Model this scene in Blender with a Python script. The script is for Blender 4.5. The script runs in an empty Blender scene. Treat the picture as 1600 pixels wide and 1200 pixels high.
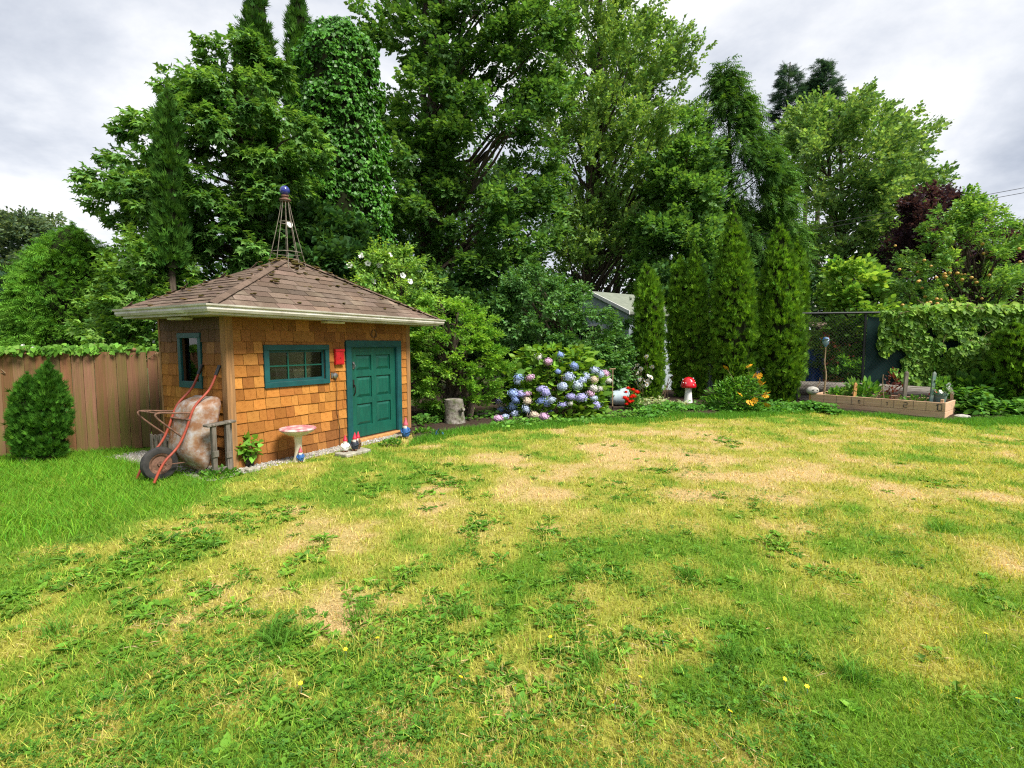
import bpy, bmesh, math
import numpy as np
from mathutils import Vector, Matrix

rng = np.random.default_rng(11)
S = bpy.context.scene
COL = S.collection
R = math.radians

# ------------------------------------------------------------------ camera
CAM_H, FPX, PITCH = 1.65, 770.0, math.atan(62 / 770.0)
cam = bpy.data.cameras.new('camera')
cam.sensor_width = 36.0
cam.sensor_fit = 'HORIZONTAL'
cam.lens = FPX / 1600.0 * 36.0
cam.clip_start = 0.05
cam.clip_end = 2000
camo = bpy.data.objects.new('camera', cam)
COL.objects.link(camo)
camo.location = (0, 0, CAM_H)
camo.rotation_euler = (math.pi / 2 - PITCH, 0, 0)
S.camera = camo

# ------------------------------------------------------------------ sky, sun, exposure
SUN = Vector((0.62, -0.50, 1.05)).normalized()
w = bpy.data.worlds.new('World')
S.world = w
w.use_nodes = True
nt = w.node_tree
nt.nodes.clear()
def wn(t, **k):
    n = nt.nodes.new(t)
    for a, b in k.items():
        setattr(n, a, b)
    return n
wo = wn('ShaderNodeOutputWorld')
sky = wn('ShaderNodeTexSky', sky_type='NISHITA', sun_disc=False)
sky.sun_elevation = math.asin(SUN.z)
sky.sun_rotation = math.atan2(SUN.x, SUN.y)
bg1 = wn('ShaderNodeBackground'); bg1.inputs[1].default_value = 0.05
nt.links.new(sky.outputs[0], bg1.inputs[0])
tc = wn('ShaderNodeTexCoord')
sep = wn('ShaderNodeSeparateXYZ'); nt.links.new(tc.outputs['Generated'], sep.inputs[0])
zz = wn('ShaderNodeMath', operation='MAXIMUM'); nt.links.new(sep.outputs[2], zz.inputs[0]); zz.inputs[1].default_value = 0.0
za = wn('ShaderNodeMath', operation='ADD'); nt.links.new(zz.outputs[0], za.inputs[0]); za.inputs[1].default_value = 0.28
dx = wn('ShaderNodeMath', operation='DIVIDE'); nt.links.new(sep.outputs[0], dx.inputs[0]); nt.links.new(za.outputs[0], dx.inputs[1])
dy = wn('ShaderNodeMath', operation='DIVIDE'); nt.links.new(sep.outputs[1], dy.inputs[0]); nt.links.new(za.outputs[0], dy.inputs[1])
cmb = wn('ShaderNodeCombineXYZ'); nt.links.new(dx.outputs[0], cmb.inputs[0]); nt.links.new(dy.outputs[0], cmb.inputs[1]); cmb.inputs[2].default_value = 3.7
n1 = wn('ShaderNodeTexNoise'); n1.inputs['Scale'].default_value = 1.25; n1.inputs['Detail'].default_value = 7; n1.inputs['Roughness'].default_value = 0.58
n1.inputs['Distortion'].default_value = 0.15
nt.links.new(cmb.outputs[0], n1.inputs['Vector'])
rp = wn('ShaderNodeValToRGB')
rp.color_ramp.elements[0].position = 0.36; rp.color_ramp.elements[0].color = (0.150, 0.168, 0.205, 1)
rp.color_ramp.elements[1].position = 0.66; rp.color_ramp.elements[1].color = (0.40, 0.40, 0.40, 1)
e = rp.color_ramp.elements.new(0.52); e.color = (0.275, 0.287, 0.312, 1)
nt.links.new(n1.outputs['Fac'], rp.inputs[0])
bg2 = wn('ShaderNodeBackground'); bg2.inputs[1].default_value = 1.0
nt.links.new(rp.outputs[0], bg2.inputs[0])
mx = wn('ShaderNodeMixShader'); mx.inputs[0].default_value = 0.93
nt.links.new(bg1.outputs[0], mx.inputs[1]); nt.links.new(bg2.outputs[0], mx.inputs[2]); nt.links.new(mx.outputs[0], wo.inputs[0])

sl = bpy.data.lights.new('sun', 'SUN')
sl.energy = 2.6
sl.angle = R(18)
sl.color = (1.0, 0.95, 0.86)
slo = bpy.data.objects.new('sun', sl)
COL.objects.link(slo)
slo.rotation_euler = SUN.to_track_quat('Z', 'Y').to_euler()
slo.location = (6, -5, 12)

S.view_settings.view_transform = 'Standard'
S.view_settings.look = 'None'
S.view_settings.gamma = 1.0
S.view_settings.exposure = 1.6
S.cycles.max_bounces = 6
S.cycles.diffuse_bounces = 3
S.cycles.glossy_bounces = 2
S.cycles.transmission_bounces = 3
S.cycles.transparent_max_bounces = 6
S.cycles.caustics_reflective = False
S.cycles.caustics_refractive = False
S.cycles.use_denoising = False
S.cycles.pixel_filter_type = 'BLACKMAN_HARRIS'
S.cycles.filter_width = 1.2
S.cycles.sample_clamp_indirect = 4.0

# ------------------------------------------------------------------ pixel -> place
CP = np.array([0, 0, CAM_H])
def ray(x, y):
    u = (x - 800) / FPX; v = (600 - y) / FPX
    return np.array([u, math.cos(PITCH) + v * math.sin(PITCH), -math.sin(PITCH) + v * math.cos(PITCH)])
def ground(x, y, z=0.0):                       # where that ray meets height z
    r = ray(x, y); return CP + r * (z - CAM_H) / r[2]
def at(x, y, d):                               # the point at that distance ahead
    r = ray(x, y); return CP + r * d / r[1]

# ------------------------------------------------------------------ noise
class VNoise:
    def __init__(s, seed, n=64):
        s.g = np.random.default_rng(seed).random((n, n)); s.n = n
    def one(s, x, y):
        xi = np.floor(x).astype(int); yi = np.floor(y).astype(int)
        fx = x - xi; fy = y - yi
        fx = fx * fx * (3 - 2 * fx); fy = fy * fy * (3 - 2 * fy)
        n = s.n; g = s.g
        a = g[xi % n, yi % n]; b = g[(xi + 1) % n, yi % n]; c = g[xi % n, (yi + 1) % n]; d = g[(xi + 1) % n, (yi + 1) % n]
        return (a * (1 - fx) + b * fx) * (1 - fy) + (c * (1 - fx) + d * fx) * fy
    def __call__(s, x, y, f=1.0, o=4):
        x = np.asarray(x, float); y = np.asarray(y, float)
        t = 0; a = 0.5; tot = 0
        for i in range(o):
            t = t + a * s.one(x * f + 17.3 * i, y * f + 5.1 * i); tot += a; a *= 0.5; f *= 2.03
        return t / tot
VN1, VN2, VN3 = VNoise(1), VNoise(2), VNoise(3)
def sstep(a, b, x):
    t = np.clip((x - a) / (b - a), 0, 1); return t * t * (3 - 2 * t)

# ------------------------------------------------------------------ objects
def tag(o, label=None, cat=None, group=None, kind=None):
    if label: o['label'] = label
    if cat: o['category'] = cat
    if group: o['group'] = group
    if kind: o['kind'] = kind
    return o
def thing(name, label, cat, loc=(0, 0, 0), rz=0.0, group=None):
    o = bpy.data.objects.new(name, None); COL.objects.link(o)
    o.empty_display_size = 0.1
    o.location = tuple(float(c) for c in loc); o.rotation_euler = (0, 0, rz)
    return tag(o, label, cat, group)
def obj(name, me, parent=None):
    o = bpy.data.objects.new(name, me); COL.objects.link(o); o.parent = parent
    return o
def mesh_raw(name, V, loops, counts, mat, tint=None, smooth=False):
    me = bpy.data.meshes.new(name)
    V = np.ascontiguousarray(V, dtype=np.float32); loops = np.ascontiguousarray(loops, dtype=np.int32); counts = np.ascontiguousarray(counts, dtype=np.int32)
    me.vertices.add(len(V)); me.vertices.foreach_set('co', V.ravel())
    me.loops.add(len(loops)); me.loops.foreach_set('vertex_index', loops)
    me.polygons.add(len(counts))
    st = np.zeros(len(counts), np.int32); st[1:] = np.cumsum(counts)[:-1]
    me.polygons.foreach_set('loop_start', st)
    if smooth: me.polygons.foreach_set('use_smooth', np.ones(len(counts), dtype=bool))
    me.update(calc_edges=True)
    if tint is not None:
        a = me.attributes.new('tint', 'FLOAT_COLOR', 'POINT')
        c = np.ones((len(V), 4), np.float32); c[:, :3] = tint
        a.data.foreach_set('color', c.ravel())
    if mat: me.materials.append(mat)
    return me

def box_vf(lo, hi):
    x0, y0, z0 = lo; x1, y1, z1 = hi
    V = [(x0,y0,z0),(x1,y0,z0),(x1,y1,z0),(x0,y1,z0),(x0,y0,z1),(x1,y0,z1),(x1,y1,z1),(x0,y1,z1)]
    F = [(0,3,2,1),(4,5,6,7),(0,1,5,4),(1,2,6,5),(2,3,7,6),(3,0,4,7)]
    return V, F
class G:
    """collects shapes, then links them as one mesh"""
    def __init__(s): s.v = []; s.f = []
    def add(s, V, F, M=None):
        n = len(s.v)
        for p in V:
            p = Vector(p)
            s.v.append(tuple(M @ p) if M is not None else tuple(p))
        for f in F: s.f.append(tuple(i + n for i in f))
        return s
    def box(s, lo, hi, M=None): return s.add(*box_vf(lo, hi), M)
    def tube(s, pts, rad, n=8, cap=True):
        pts = [Vector(p) for p in pts]
        k = len(pts)
        rad = [rad] * k if np.isscalar(rad) else list(rad)
        V = []; F = []
        t0 = (pts[1] - pts[0]).normalized()
        a = t0.orthogonal().normalized()
        for i, p in enumerate(pts):
            t = ((pts[min(i + 1, k - 1)] - pts[max(i - 1, 0)])).normalized()
            a = (a - t * a.dot(t)); a = a.normalized() if a.length > 1e-6 else t.orthogonal().normalized()
            b = t.cross(a)
            for j in range(n):
                th = 2 * math.pi * j / n
                V.append(p + (a * math.cos(th) + b * math.sin(th)) * rad[i])
        for i in range(k - 1):
            for j in range(n):
                F.append((i*n+j, i*n+(j+1)%n, (i+1)*n+(j+1)%n, (i+1)*n+j))
        if cap:
            F.append(tuple(range(n))[::-1]); F.append(tuple((k-1)*n + j for j in range(n)))
        return s.add(V, F)
    def lathe(s, prof, n=20, M=None, wob=0.0):
        V = []; F = []
        for i, (r, z) in enumerate(prof):
            for j in range(n):
                th = 2 * math.pi * j / n
                rr = max(r, 1e-4) * (1 + wob * math.sin(3 * th + i) * 0.5 + wob * math.sin(7 * th + 2 * i) * 0.3)
                V.append((rr * math.cos(th), rr * math.sin(th), z))
        m = len(prof)
        for i in range(m - 1):
            for j in range(n):
                F.append((i*n+j, i*n+(j+1)%n, (i+1)*n+(j+1)%n, (i+1)*n+j))
        F.append(tuple(range(n))[::-1]); F.append(tuple((m-1)*n+j for j in range(n)))
        return s.add(V, F, M)
    def ball(s, c, r, sc=(1,1,1), n=12, m=8):
        prof = [(math.sin(math.pi*i/m), -math.cos(math.pi*i/m)) for i in range(m+1)]
        M = Matrix.Translation(c) @ Matrix.Diagonal((r*sc[0], r*sc[1], r*sc[2], 1))
        return s.lathe(prof, n, M)
    def sweep(s, prof, corners, out, closed=True):
        """profile (outward offset, z) carried round plan corners; out = outward mitre vector of each"""
        V = []; F = []; m = len(prof); k = len(corners)
        for c, d in zip(corners, out):
            for o, z in prof: V.append((c[0] + d[0]*o, c[1] + d[1]*o, z))
        for i in range(k if closed else k - 1):
            j = (i + 1) % k
            for q in range(m):
                F.append((i*m+q, j*m+q, j*m+(q+1)%m, i*m+(q+1)%m))
        if not closed:
            F.append(tuple(range(m))[::-1]); F.append(tuple((k-1)*m+q for q in range(m)))
        return s.add(V, F)
    def build(s, name, mat, parent=None, smooth=False, bevel=0.0, seg=1):
        me = bpy.data.meshes.new(name)
        me.from_pydata(s.v, [], s.f)
        bm = bmesh.new(); bm.from_mesh(me)
        bmesh.ops.recalc_face_normals(bm, faces=bm.faces)
        if bevel > 0:
            bmesh.ops.bevel(bm, geom=list(bm.edges), offset=bevel, segments=seg, affect='EDGES', clamp_overlap=True)
        if smooth:
            for f in bm.faces: f.smooth = True
        bm.to_mesh(me); bm.free()
        if smooth:
            try: me.set_sharp_from_angle(angle=R(40))
            except Exception: pass
        me.materials.append(mat)
        return obj(name, me, parent)

# ------------------------------------------------------------------ materials
def mat(name, col, col2=None, rough=0.65, spec=0.3, scale=8.0, stretch=(1,1,1), detail=5, bump=0.0, bscale=None,
        metal=0.0, ocol=False, tint=False, coord='Object', pos=(0.35, 0.65), col3=None, scale3=2.0, pos3=(0.5, 0.7), orand=True, clear=0.0):
    m = bpy.data.materials.new(name); m.use_nodes = True
    t = m.node_tree; N = t.nodes; L = t.links
    b = N['Principled BSDF']
    b.inputs['Roughness'].default_value = rough; b.inputs['Specular IOR Level'].default_value = spec; b.inputs['Metallic'].default_value = metal
    if clear: b.inputs['Coat Weight'].default_value = clear
    tcn = N.new('ShaderNodeTexCoord'); mp = N.new('ShaderNodeMapping'); mp.inputs['Scale'].default_value = stretch
    L.new(tcn.outputs[coord], mp.inputs[0])
    oi = N.new('ShaderNodeObjectInfo')
    if orand:
        mm = N.new('ShaderNodeMath'); mm.operation = 'MULTIPLY'; mm.inputs[1].default_value = 37.0; L.new(oi.outputs['Random'], mm.inputs[0])
        cx = N.new('ShaderNodeCombineXYZ')
        for i in range(3): L.new(mm.outputs[0], cx.inputs[i])
        L.new(cx.outputs[0], mp.inputs['Location'])
    nz = N.new('ShaderNodeTexNoise'); nz.inputs['Scale'].default_value = scale; nz.inputs['Detail'].default_value = detail; nz.inputs['Roughness'].default_value = 0.6
    L.new(mp.outputs[0], nz.inputs['Vector'])
    col2 = col2 or tuple(c * 0.8 for c in col)
    rp = N.new('ShaderNodeValToRGB')
    rp.color_ramp.elements[0].position = pos[0]; rp.color_ramp.elements[0].color = (*col2, 1)
    rp.color_ramp.elements[1].position = pos[1]; rp.color_ramp.elements[1].color = (*col, 1)
    L.new(nz.outputs['Fac'], rp.inputs[0])
    out = rp.outputs[0]
    if col3 is not None:
        n3 = N.new('ShaderNodeTexNoise'); n3.inputs['Scale'].default_value = scale3; n3.inputs['Detail'].default_value = 6; n3.inputs['Roughness'].default_value = 0.65
        mp3 = N.new('ShaderNodeMapping'); mp3.inputs['Location'].default_value = (3.1, 8.2, 1.7)
        L.new(tcn.outputs[coord], mp3.inputs[0]); L.new(mp3.outputs[0], n3.inputs['Vector'])
        r3 = N.new('ShaderNodeValToRGB'); r3.color_ramp.elements[0].position = pos3[0]; r3.color_ramp.elements[1].position = pos3[1]
        L.new(n3.outputs['Fac'], r3.inputs[0])
        mix = N.new('ShaderNodeMix'); mix.data_type = 'RGBA'
        L.new(r3.outputs[0], mix.inputs[0]); L.new(out, mix.inputs[6]); mix.inputs[7].default_value = (*col3, 1)
        out = mix.outputs[2]
    def mul(o2):
        nonlocal out
        x = N.new('ShaderNodeMix'); x.data_type = 'RGBA'; x.blend_type = 'MULTIPLY'; x.inputs[0].default_value = 1.0
        L.new(out, x.inputs[6]); L.new(o2, x.inputs[7]); out = x.outputs[2]
    if ocol: mul(oi.outputs['Color'])
    if tint:
        a = N.new('ShaderNodeAttribute'); a.attribute_name = 'tint'; mul(a.outputs['Color'])
    L.new(out, b.inputs['Base Color'])
    if bump:
        bp = N.new('ShaderNodeBump'); bp.inputs['Strength'].default_value = bump; bp.inputs['Distance'].default_value = 0.02
        if bscale:
            n2 = N.new('ShaderNodeTexNoise'); n2.inputs['Scale'].default_value = bscale; n2.inputs['Detail'].default_value = 4
            L.new(mp.outputs[0], n2.inputs['Vector']); L.new(n2.outputs['Fac'], bp.inputs['Height'])
        else: L.new(nz.outputs['Fac'], bp.inputs['Height'])
        L.new(bp.outputs[0], b.inputs['Normal'])
    return m
def leaf_mat(name, rough=0.5, spec=0.3, transl=0.3):
    m = bpy.data.materials.new(name); m.use_nodes = True
    t = m.node_tree; N = t.nodes; L = t.links
    b = N['Principled BSDF']; b.inputs['Roughness'].default_value = rough; b.inputs['Specular IOR Level'].default_value = spec
    a = N.new('ShaderNodeAttribute'); a.attribute_name = 'tint'
    L.new(a.outputs['Color'], b.inputs['Base Color'])
    if transl > 0:
        tr = N.new('ShaderNodeBsdfTranslucent')
        hs = N.new('ShaderNodeMix'); hs.data_type = 'RGBA'; hs.blend_type = 'MULTIPLY'; hs.inputs[0].default_value = 1.0
        L.new(a.outputs['Color'], hs.inputs[6]); hs.inputs[7].default_value = (1.5, 1.35, 0.6, 1)
        L.new(hs.outputs[2], tr.inputs[0])
        mxs = N.new('ShaderNodeMixShader'); mxs.inputs[0].default_value = transl
        L.new(b.outputs[0], mxs.inputs[1]); L.new(tr.outputs[0], mxs.inputs[2]); L.new(mxs.outputs[0], N['Material Output'].inputs[0])
    return m
def glass_mat(name):
    m = bpy.data.materials.new(name); m.use_nodes = True
    t = m.node_tree; N = t.nodes; L = t.links; N.remove(N['Principled BSDF'])
    tr = N.new('ShaderNodeBsdfTransparent'); tr.inputs[0].default_value = (0.95, 0.97, 0.96, 1)
    gl = N.new('ShaderNodeBsdfGlossy'); gl.inputs['Roughness'].default_value = 0.03
    fr = N.new('ShaderNodeFresnel'); fr.inputs[0].default_value = 1.6
    mxs = N.new('ShaderNodeMixShader'); L.new(fr.outputs[0], mxs.inputs[0]); L.new(tr.outputs[0], mxs.inputs[1]); L.new(gl.outputs[0], mxs.inputs[2])
    L.new(mxs.outputs[0], N['Material Output'].inputs[0])
    return m

M = {}
M['shingle'] = mat('cedar shingle', (1, 1, 1), (0.50, 0.40, 0.30), rough=0.78, spec=0.12, scale=4, stretch=(16, 16, 0.5), detail=9, bump=0.35, ocol=True, pos=(0.30, 0.60), col3=(0.42, 0.31, 0.22), scale3=3.0, pos3=(0.52, 0.85))
M['board'] = mat('cedar trim', (0.36, 0.19, 0.08), (0.22, 0.12, 0.055), rough=0.75, spec=0.15, scale=4, stretch=(10, 10, 0.5), bump=0.2)
M['wallback'] = mat('wall sheathing', (0.10, 0.055, 0.03), rough=0.9, spec=0.1)
M['inside'] = mat('inner boards', (0.06, 0.045, 0.035), rough=0.9, spec=0.05)
M['roof'] = mat('asphalt shingle', (0.175, 0.128, 0.099), (0.090, 0.066, 0.051), rough=0.95, spec=0.12, scale=150, detail=2, bump=0.5, ocol=True, col3=(0.24, 0.19, 0.15), scale3=1.6, pos3=(0.55, 0.75))
M['moss'] = mat('roof debris', (0.13, 0.085, 0.03), (0.05, 0.06, 0.018), rough=0.95, spec=0.05, scale=30)
M['gutter'] = mat('gutter paint', (0.62, 0.60, 0.55), (0.40, 0.37, 0.31), rough=0.5, spec=0.35, scale=3, stretch=(1, 1, 6), col3=(0.30, 0.27, 0.21), scale3=5, pos3=(0.56, 0.78))
M['soffit'] = mat('soffit paint', (0.40, 0.35, 0.27), (0.30, 0.25, 0.18), rough=0.8, spec=0.2, scale=4)
M['lamp'] = mat('light cover', (0.62, 0.58, 0.46), rough=0.4)
M['green'] = mat('green door paint', (0.006, 0.092, 0.062), (0.005, 0.066, 0.047), rough=0.42, spec=0.4, scale=5, stretch=(3, 3, .6), bump=0.04, col3=(0.02, 0.12, 0.08), scale3=9, pos3=(0.6, 0.8))
M['teal'] = mat('teal trim paint', (0.008, 0.078, 0.080), (0.006, 0.055, 0.058), rough=0.5, spec=0.35, scale=6, bump=0.06)
M['glass'] = glass_mat('window glass')
M['red'] = mat('red enamel', (0.55, 0.012, 0.018), (0.38, 0.008, 0.012), rough=0.35, spec=0.5, scale=9)
M['iron'] = mat('dark iron', (0.03, 0.026, 0.024), rough=0.5, spec=0.5, metal=0.6)
M['steel'] = mat('dull steel', (0.35, 0.36, 0.37), (0.22, 0.22, 0.22), rough=0.35, metal=0.9)
M['greyplastic'] = mat('grey plastic', (0.22, 0.23, 0.24), rough=0.4, spec=0.5)
M['cable'] = mat('brown cable', (0.06, 0.04, 0.025), rough=0.6)
M['fence'] = mat('stained fence board', (0.27, 0.135, 0.085), (0.17, 0.085, 0.052), rough=0.85, spec=0.12, scale=4, stretch=(9, 9, 0.5), detail=8, bump=0.2, ocol=True, col3=(0.150, 0.125, 0.038), scale3=1.7, pos3=(0.45, 0.68))
M['greywood'] = mat('weathered wood', (0.21, 0.185, 0.155), (0.09, 0.075, 0.06), rough=0.9, spec=0.1, scale=5, stretch=(9, 9, 0.8), bump=0.4, col3=(0.06, 0.06, 0.045), scale3=4)
M['palewood'] = mat('pale new wood', (0.60, 0.40, 0.27), (0.47, 0.29, 0.18), rough=0.8, spec=0.15, scale=4, stretch=(0.6, 9, 9), bump=0.15, col3=(0.33, 0.24, 0.17), scale3=3.0, pos3=(0.58, 0.8))
M['stakewood'] = mat('stake wood', (0.50, 0.27, 0.10), (0.36, 0.18, 0.07), rough=0.8, spec=0.15, scale=4, stretch=(8, 8, .6))
M['branchwood'] = mat('bare branch', (0.33, 0.24, 0.15), (0.20, 0.14, 0.085), rough=0.9, spec=0.1, scale=20, bump=0.3)
M['log'] = mat('bleached log', (0.25, 0.225, 0.20), (0.10, 0.085, 0.07), rough=0.9, spec=0.1, scale=5, stretch=(0.7, 7, 7), bump=0.5)
M['bark'] = mat('bark', (0.105, 0.082, 0.06), (0.04, 0.031, 0.024), rough=0.95, spec=0.1, scale=9, stretch=(2, 2, .5), bump=0.7, orand=False)
M['stump'] = mat('lichened stump', (0.27, 0.25, 0.22), (0.09, 0.075, 0.06), rough=0.95, spec=0.1, scale=16, detail=8, bump=0.8, col3=(0.10, 0.13, 0.05), scale3=7, pos3=(0.52, 0.7))
M['stone'] = mat('stone', (0.44, 0.42, 0.38), (0.24, 0.225, 0.20), rough=0.9, spec=0.15, scale=18, bump=0.5)
M['slab'] = mat('concrete slab', (0.36, 0.34, 0.28), (0.22, 0.205, 0.165), rough=0.9, spec=0.15, scale=14, bump=0.4)
M['gravel'] = mat('gravel', (1, 1, 1), (0.7, 0.7, 0.7), rough=0.9, spec=0.15, scale=40, tint=True)
M['rust_tray'] = mat('rusted galvanised tray', (0.34, 0.33, 0.33), (0.27, 0.17, 0.095), rough=0.6, spec=0.3, scale=16, detail=9, metal=0.1, col3=(0.20, 0.095, 0.045), scale3=6.5, pos3=(0.44, 0.62), bump=0.2)
M['orange'] = mat('orange tube paint', (0.36, 0.062, 0.032), (0.23, 0.042, 0.024), rough=0.5, spec=0.35, scale=11, col3=(0.17, 0.07, 0.04), scale3=9, pos3=(0.58, 0.72))
M['rust'] = mat('rusty brown metal', (0.20, 0.105, 0.07), (0.09, 0.05, 0.035), rough=0.75, spec=0.25, scale=25, bump=0.2)
M['rubber'] = mat('old rubber', (0.025, 0.024, 0.025), (0.05, 0.047, 0.043), rough=0.8, spec=0.25, scale=14)
M['black'] = mat('black plastic', (0.013, 0.013, 0.014), rough=0.4, spec=0.45)
M['cream'] = mat('cream ceramic', (0.70, 0.64, 0.50), (0.55, 0.49, 0.36), rough=0.4, spec=0.45, scale=5)
M['pinkglaze'] = mat('faded pink glaze', (0.46, 0.20, 0.22), (0.36, 0.11, 0.14), rough=0.5, spec=0.45, scale=10, col3=(0.60, 0.46, 0.43), scale3=9, pos3=(0.46, 0.62))
M['redgloss'] = mat('glossy red glaze', (0.60, 0.008, 0.022), (0.45, 0.006, 0.015), rough=0.2, spec=0.55, scale=5, clear=0.4)
M['white'] = mat('white glaze', (0.80, 0.80, 0.78), (0.66, 0.66, 0.63), rough=0.4, spec=0.4, scale=5)
M['skin'] = mat('painted face', (0.62, 0.33, 0.22), rough=0.5)
M['beard'] = mat('painted beard', (0.72, 0.70, 0.66), (0.50, 0.48, 0.45), rough=0.6, scale=60, stretch=(1, 1, .3))
M['bluepaint'] = mat('blue paint', (0.03, 0.11, 0.30), rough=0.45)
M['darkpaint'] = mat('dark paint', (0.03, 0.035, 0.05), rough=0.45)
M['brownpaint'] = mat('brown paint', (0.12, 0.06, 0.03), rough=0.5)
M['hatred'] = mat('red painted hat', (0.50, 0.02, 0.05), (0.36, 0.015, 0.035), rough=0.45)
M['hatpink'] = mat('faded red hat', (0.45, 0.09, 0.12), (0.33, 0.05, 0.08), rough=0.5)
M['gazing'] = mat('blue gazing ball', (0.012, 0.025, 0.30), (0.02, 0.03, 0.16), rough=0.1, spec=0.7, scale=4, clear=0.8)
M['trellis'] = mat('rusty rod', (0.21, 0.19, 0.15), (0.12, 0.095, 0.07), rough=0.7, spec=0.3, scale=30)
M['pail'] = mat('pale blue pail', (0.42, 0.50, 0.55), (0.33, 0.41, 0.46), rough=0.45, spec=0.4, scale=6)
M['screen'] = mat('dark green windscreen', (0.007, 0.036, 0.034), (0.005, 0.026, 0.026), rough=0.75, spec=0.2, scale=3)
M['fencepipe'] = mat('black fence pipe', (0.02, 0.022, 0.025), rough=0.45, spec=0.4, metal=0.3)
M['siding'] = mat('grey blue siding', (0.40, 0.46, 0.50), (0.35, 0.41, 0.45), rough=0.7, spec=0.2, scale=3, stretch=(.3, .3, 8))
M['farroof'] = mat('grey green roof', (0.21, 0.23, 0.185), (0.16, 0.18, 0.145), rough=0.9, spec=0.15, scale=5)
M['trimwhite'] = mat('white trim', (0.75, 0.75, 0.73), rough=0.6)
M['redwall'] = mat('red painted boards', (0.36, 0.085, 0.055), (0.27, 0.06, 0.04), rough=0.8, spec=0.15, scale=3, stretch=(8, 8, .5))
M['blueplastic'] = mat('blue plastic', (0.01, 0.085, 0.36), rough=0.4, spec=0.4)
M['blueglass'] = mat('blue glass', (0.03, 0.10, 0.28), (0.28, 0.38, 0.48), rough=0.12, spec=0.6, scale=9)
M['greenstake'] = mat('faded green stake', (0.05, 0.17, 0.14), (0.19, 0.21, 0.19), rough=0.7, scale=2.5, stretch=(1, 1, 3))
M['wire'] = mat('power cable', (0.05, 0.05, 0.05), rough=0.6)
M['soil'] = mat('garden soil', (0.060, 0.042, 0.031), (0.026, 0.019, 0.014), rough=1.0, spec=0.05, scale=22, detail=8, bump=0.9, orand=False)
M['terrain'] = mat('rough ground', (0.06, 0.085, 0.025), (0.07, 0.055, 0.03), rough=1.0, spec=0.05, scale=0.6, detail=8, orand=False)
M['lawnsoil'] = mat('lawn soil', (1, 1, 1), (0.55, 0.52, 0.45), rough=1.0, spec=0.03, scale=55, detail=6, bump=0.8, tint=True, orand=False)
M['grass'] = leaf_mat('grass blade', 0.6, 0.12, 0.35)
M['leaf'] = leaf_mat('leaf', 0.55, 0.22, 0.38)
M['gloss_leaf'] = leaf_mat('glossy leaf', 0.42, 0.3, 0.3)
M['needle'] = leaf_mat('scale foliage', 0.65, 0.12, 0.28)
M['petal'] = leaf_mat('petal', 0.6, 0.15, 0.25)
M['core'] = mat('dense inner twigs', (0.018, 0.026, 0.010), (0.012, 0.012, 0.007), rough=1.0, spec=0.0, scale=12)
M['apple'] = mat('ripening apple', (0.50, 0.42, 0.07), (0.46, 0.16, 0.05), rough=0.4, spec=0.4, scale=8)
M['bloom'] = mat('flower head', (1, 1, 1), (0.62, 0.66, 0.72), rough=0.75, spec=0.08, scale=3.5, ocol=True, col3=(.85, .8, .62), scale3=2.5, pos3=(.55, .8))
M['disc'] = mat('flower disc', (0.42, 0.25, 0.02), rough=0.8)

# ------------------------------------------------------------------ foliage templates
def L_oval(w=0.28, fold=0.05):
    V = np.array([(0,0,0),(w,.35,fold),(w*.8,.7,fold*.6),(0,1,-.06),(-w*.8,.7,fold*.6),(-w,.35,fold)], float)
    return V, [(0,1,2,3),(0,3,4,5)]
def L_dia(w=0.3, fold=0.07):
    return np.array([(0,0,0),(w,.45,fold),(0,1,-.04),(-w,.45,fold)], float), [(0,1,2),(0,2,3)]
def L_maple():
    V = np.array([(0,0,0),(.50,.30,.02),(.17,.48,.05),(0,1,-.08),(-.17,.48,.05),(-.50,.30,.02)], float)
    return V, [(0,1,2,3),(0,3,4,5)]
def L_heart():
    V = np.array([(0,.08,0),(.30,0,.06),(.44,.28,.04),(.24,.68,.0),(0,1,-.10),(-.24,.68,.0),(-.44,.28,.04),(-.30,0,.06)], float)
    return V, [(0,1,2,3,4),(0,4,5,6,7)]
def L_fan(k=6, spread=1.0, w=0.075, seed=0):
    r = np.random.default_rng(seed); V = []; F = []
    for i in range(k):
        a = (i / (k - 1) - .5) * 2 * spread * .85 + r.normal(0, .08)
        l = (1 - 0.45 * abs(i / (k - 1) - .5) * 2) * r.uniform(.85, 1.1)
        s, c = math.sin(a), math.cos(a); z = r.normal(0, .09); m = .22 * l
        b = len(V)
        V += [(s*m + c*w, c*m - s*w, 0), (s*l, c*l, z), (s*m - c*w, c*m + s*w, 0)]
        F += [(b, b+1, b+2)]
    return np.array(V, float), F
def L_frond(k=7, seed=1, w=.05):
    r = np.random.default_rng(seed); V = [(-.03,0,0),(.03,0,0),(0,1,-.12)]; F = [(0,1,2)]
    for i in range(k):
        y = .06 + .8 * i / k; sd = 1 if i % 2 else -1
        l = .46 * (1 - .62 * i / k) * r.uniform(.85, 1.15); a = r.uniform(.7, 1.0) * sd
        b = len(V); sx, sy = math.sin(a) * l, math.cos(a) * l
        V += [(0, y - w, -.12*y*y), (sx, y + sy, -.10-.1*y), (0, y + w * 1.3, -.12*y*y)]
        F += [(b, b+1, b+2)]
    return np.array(V, float), F
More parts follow.
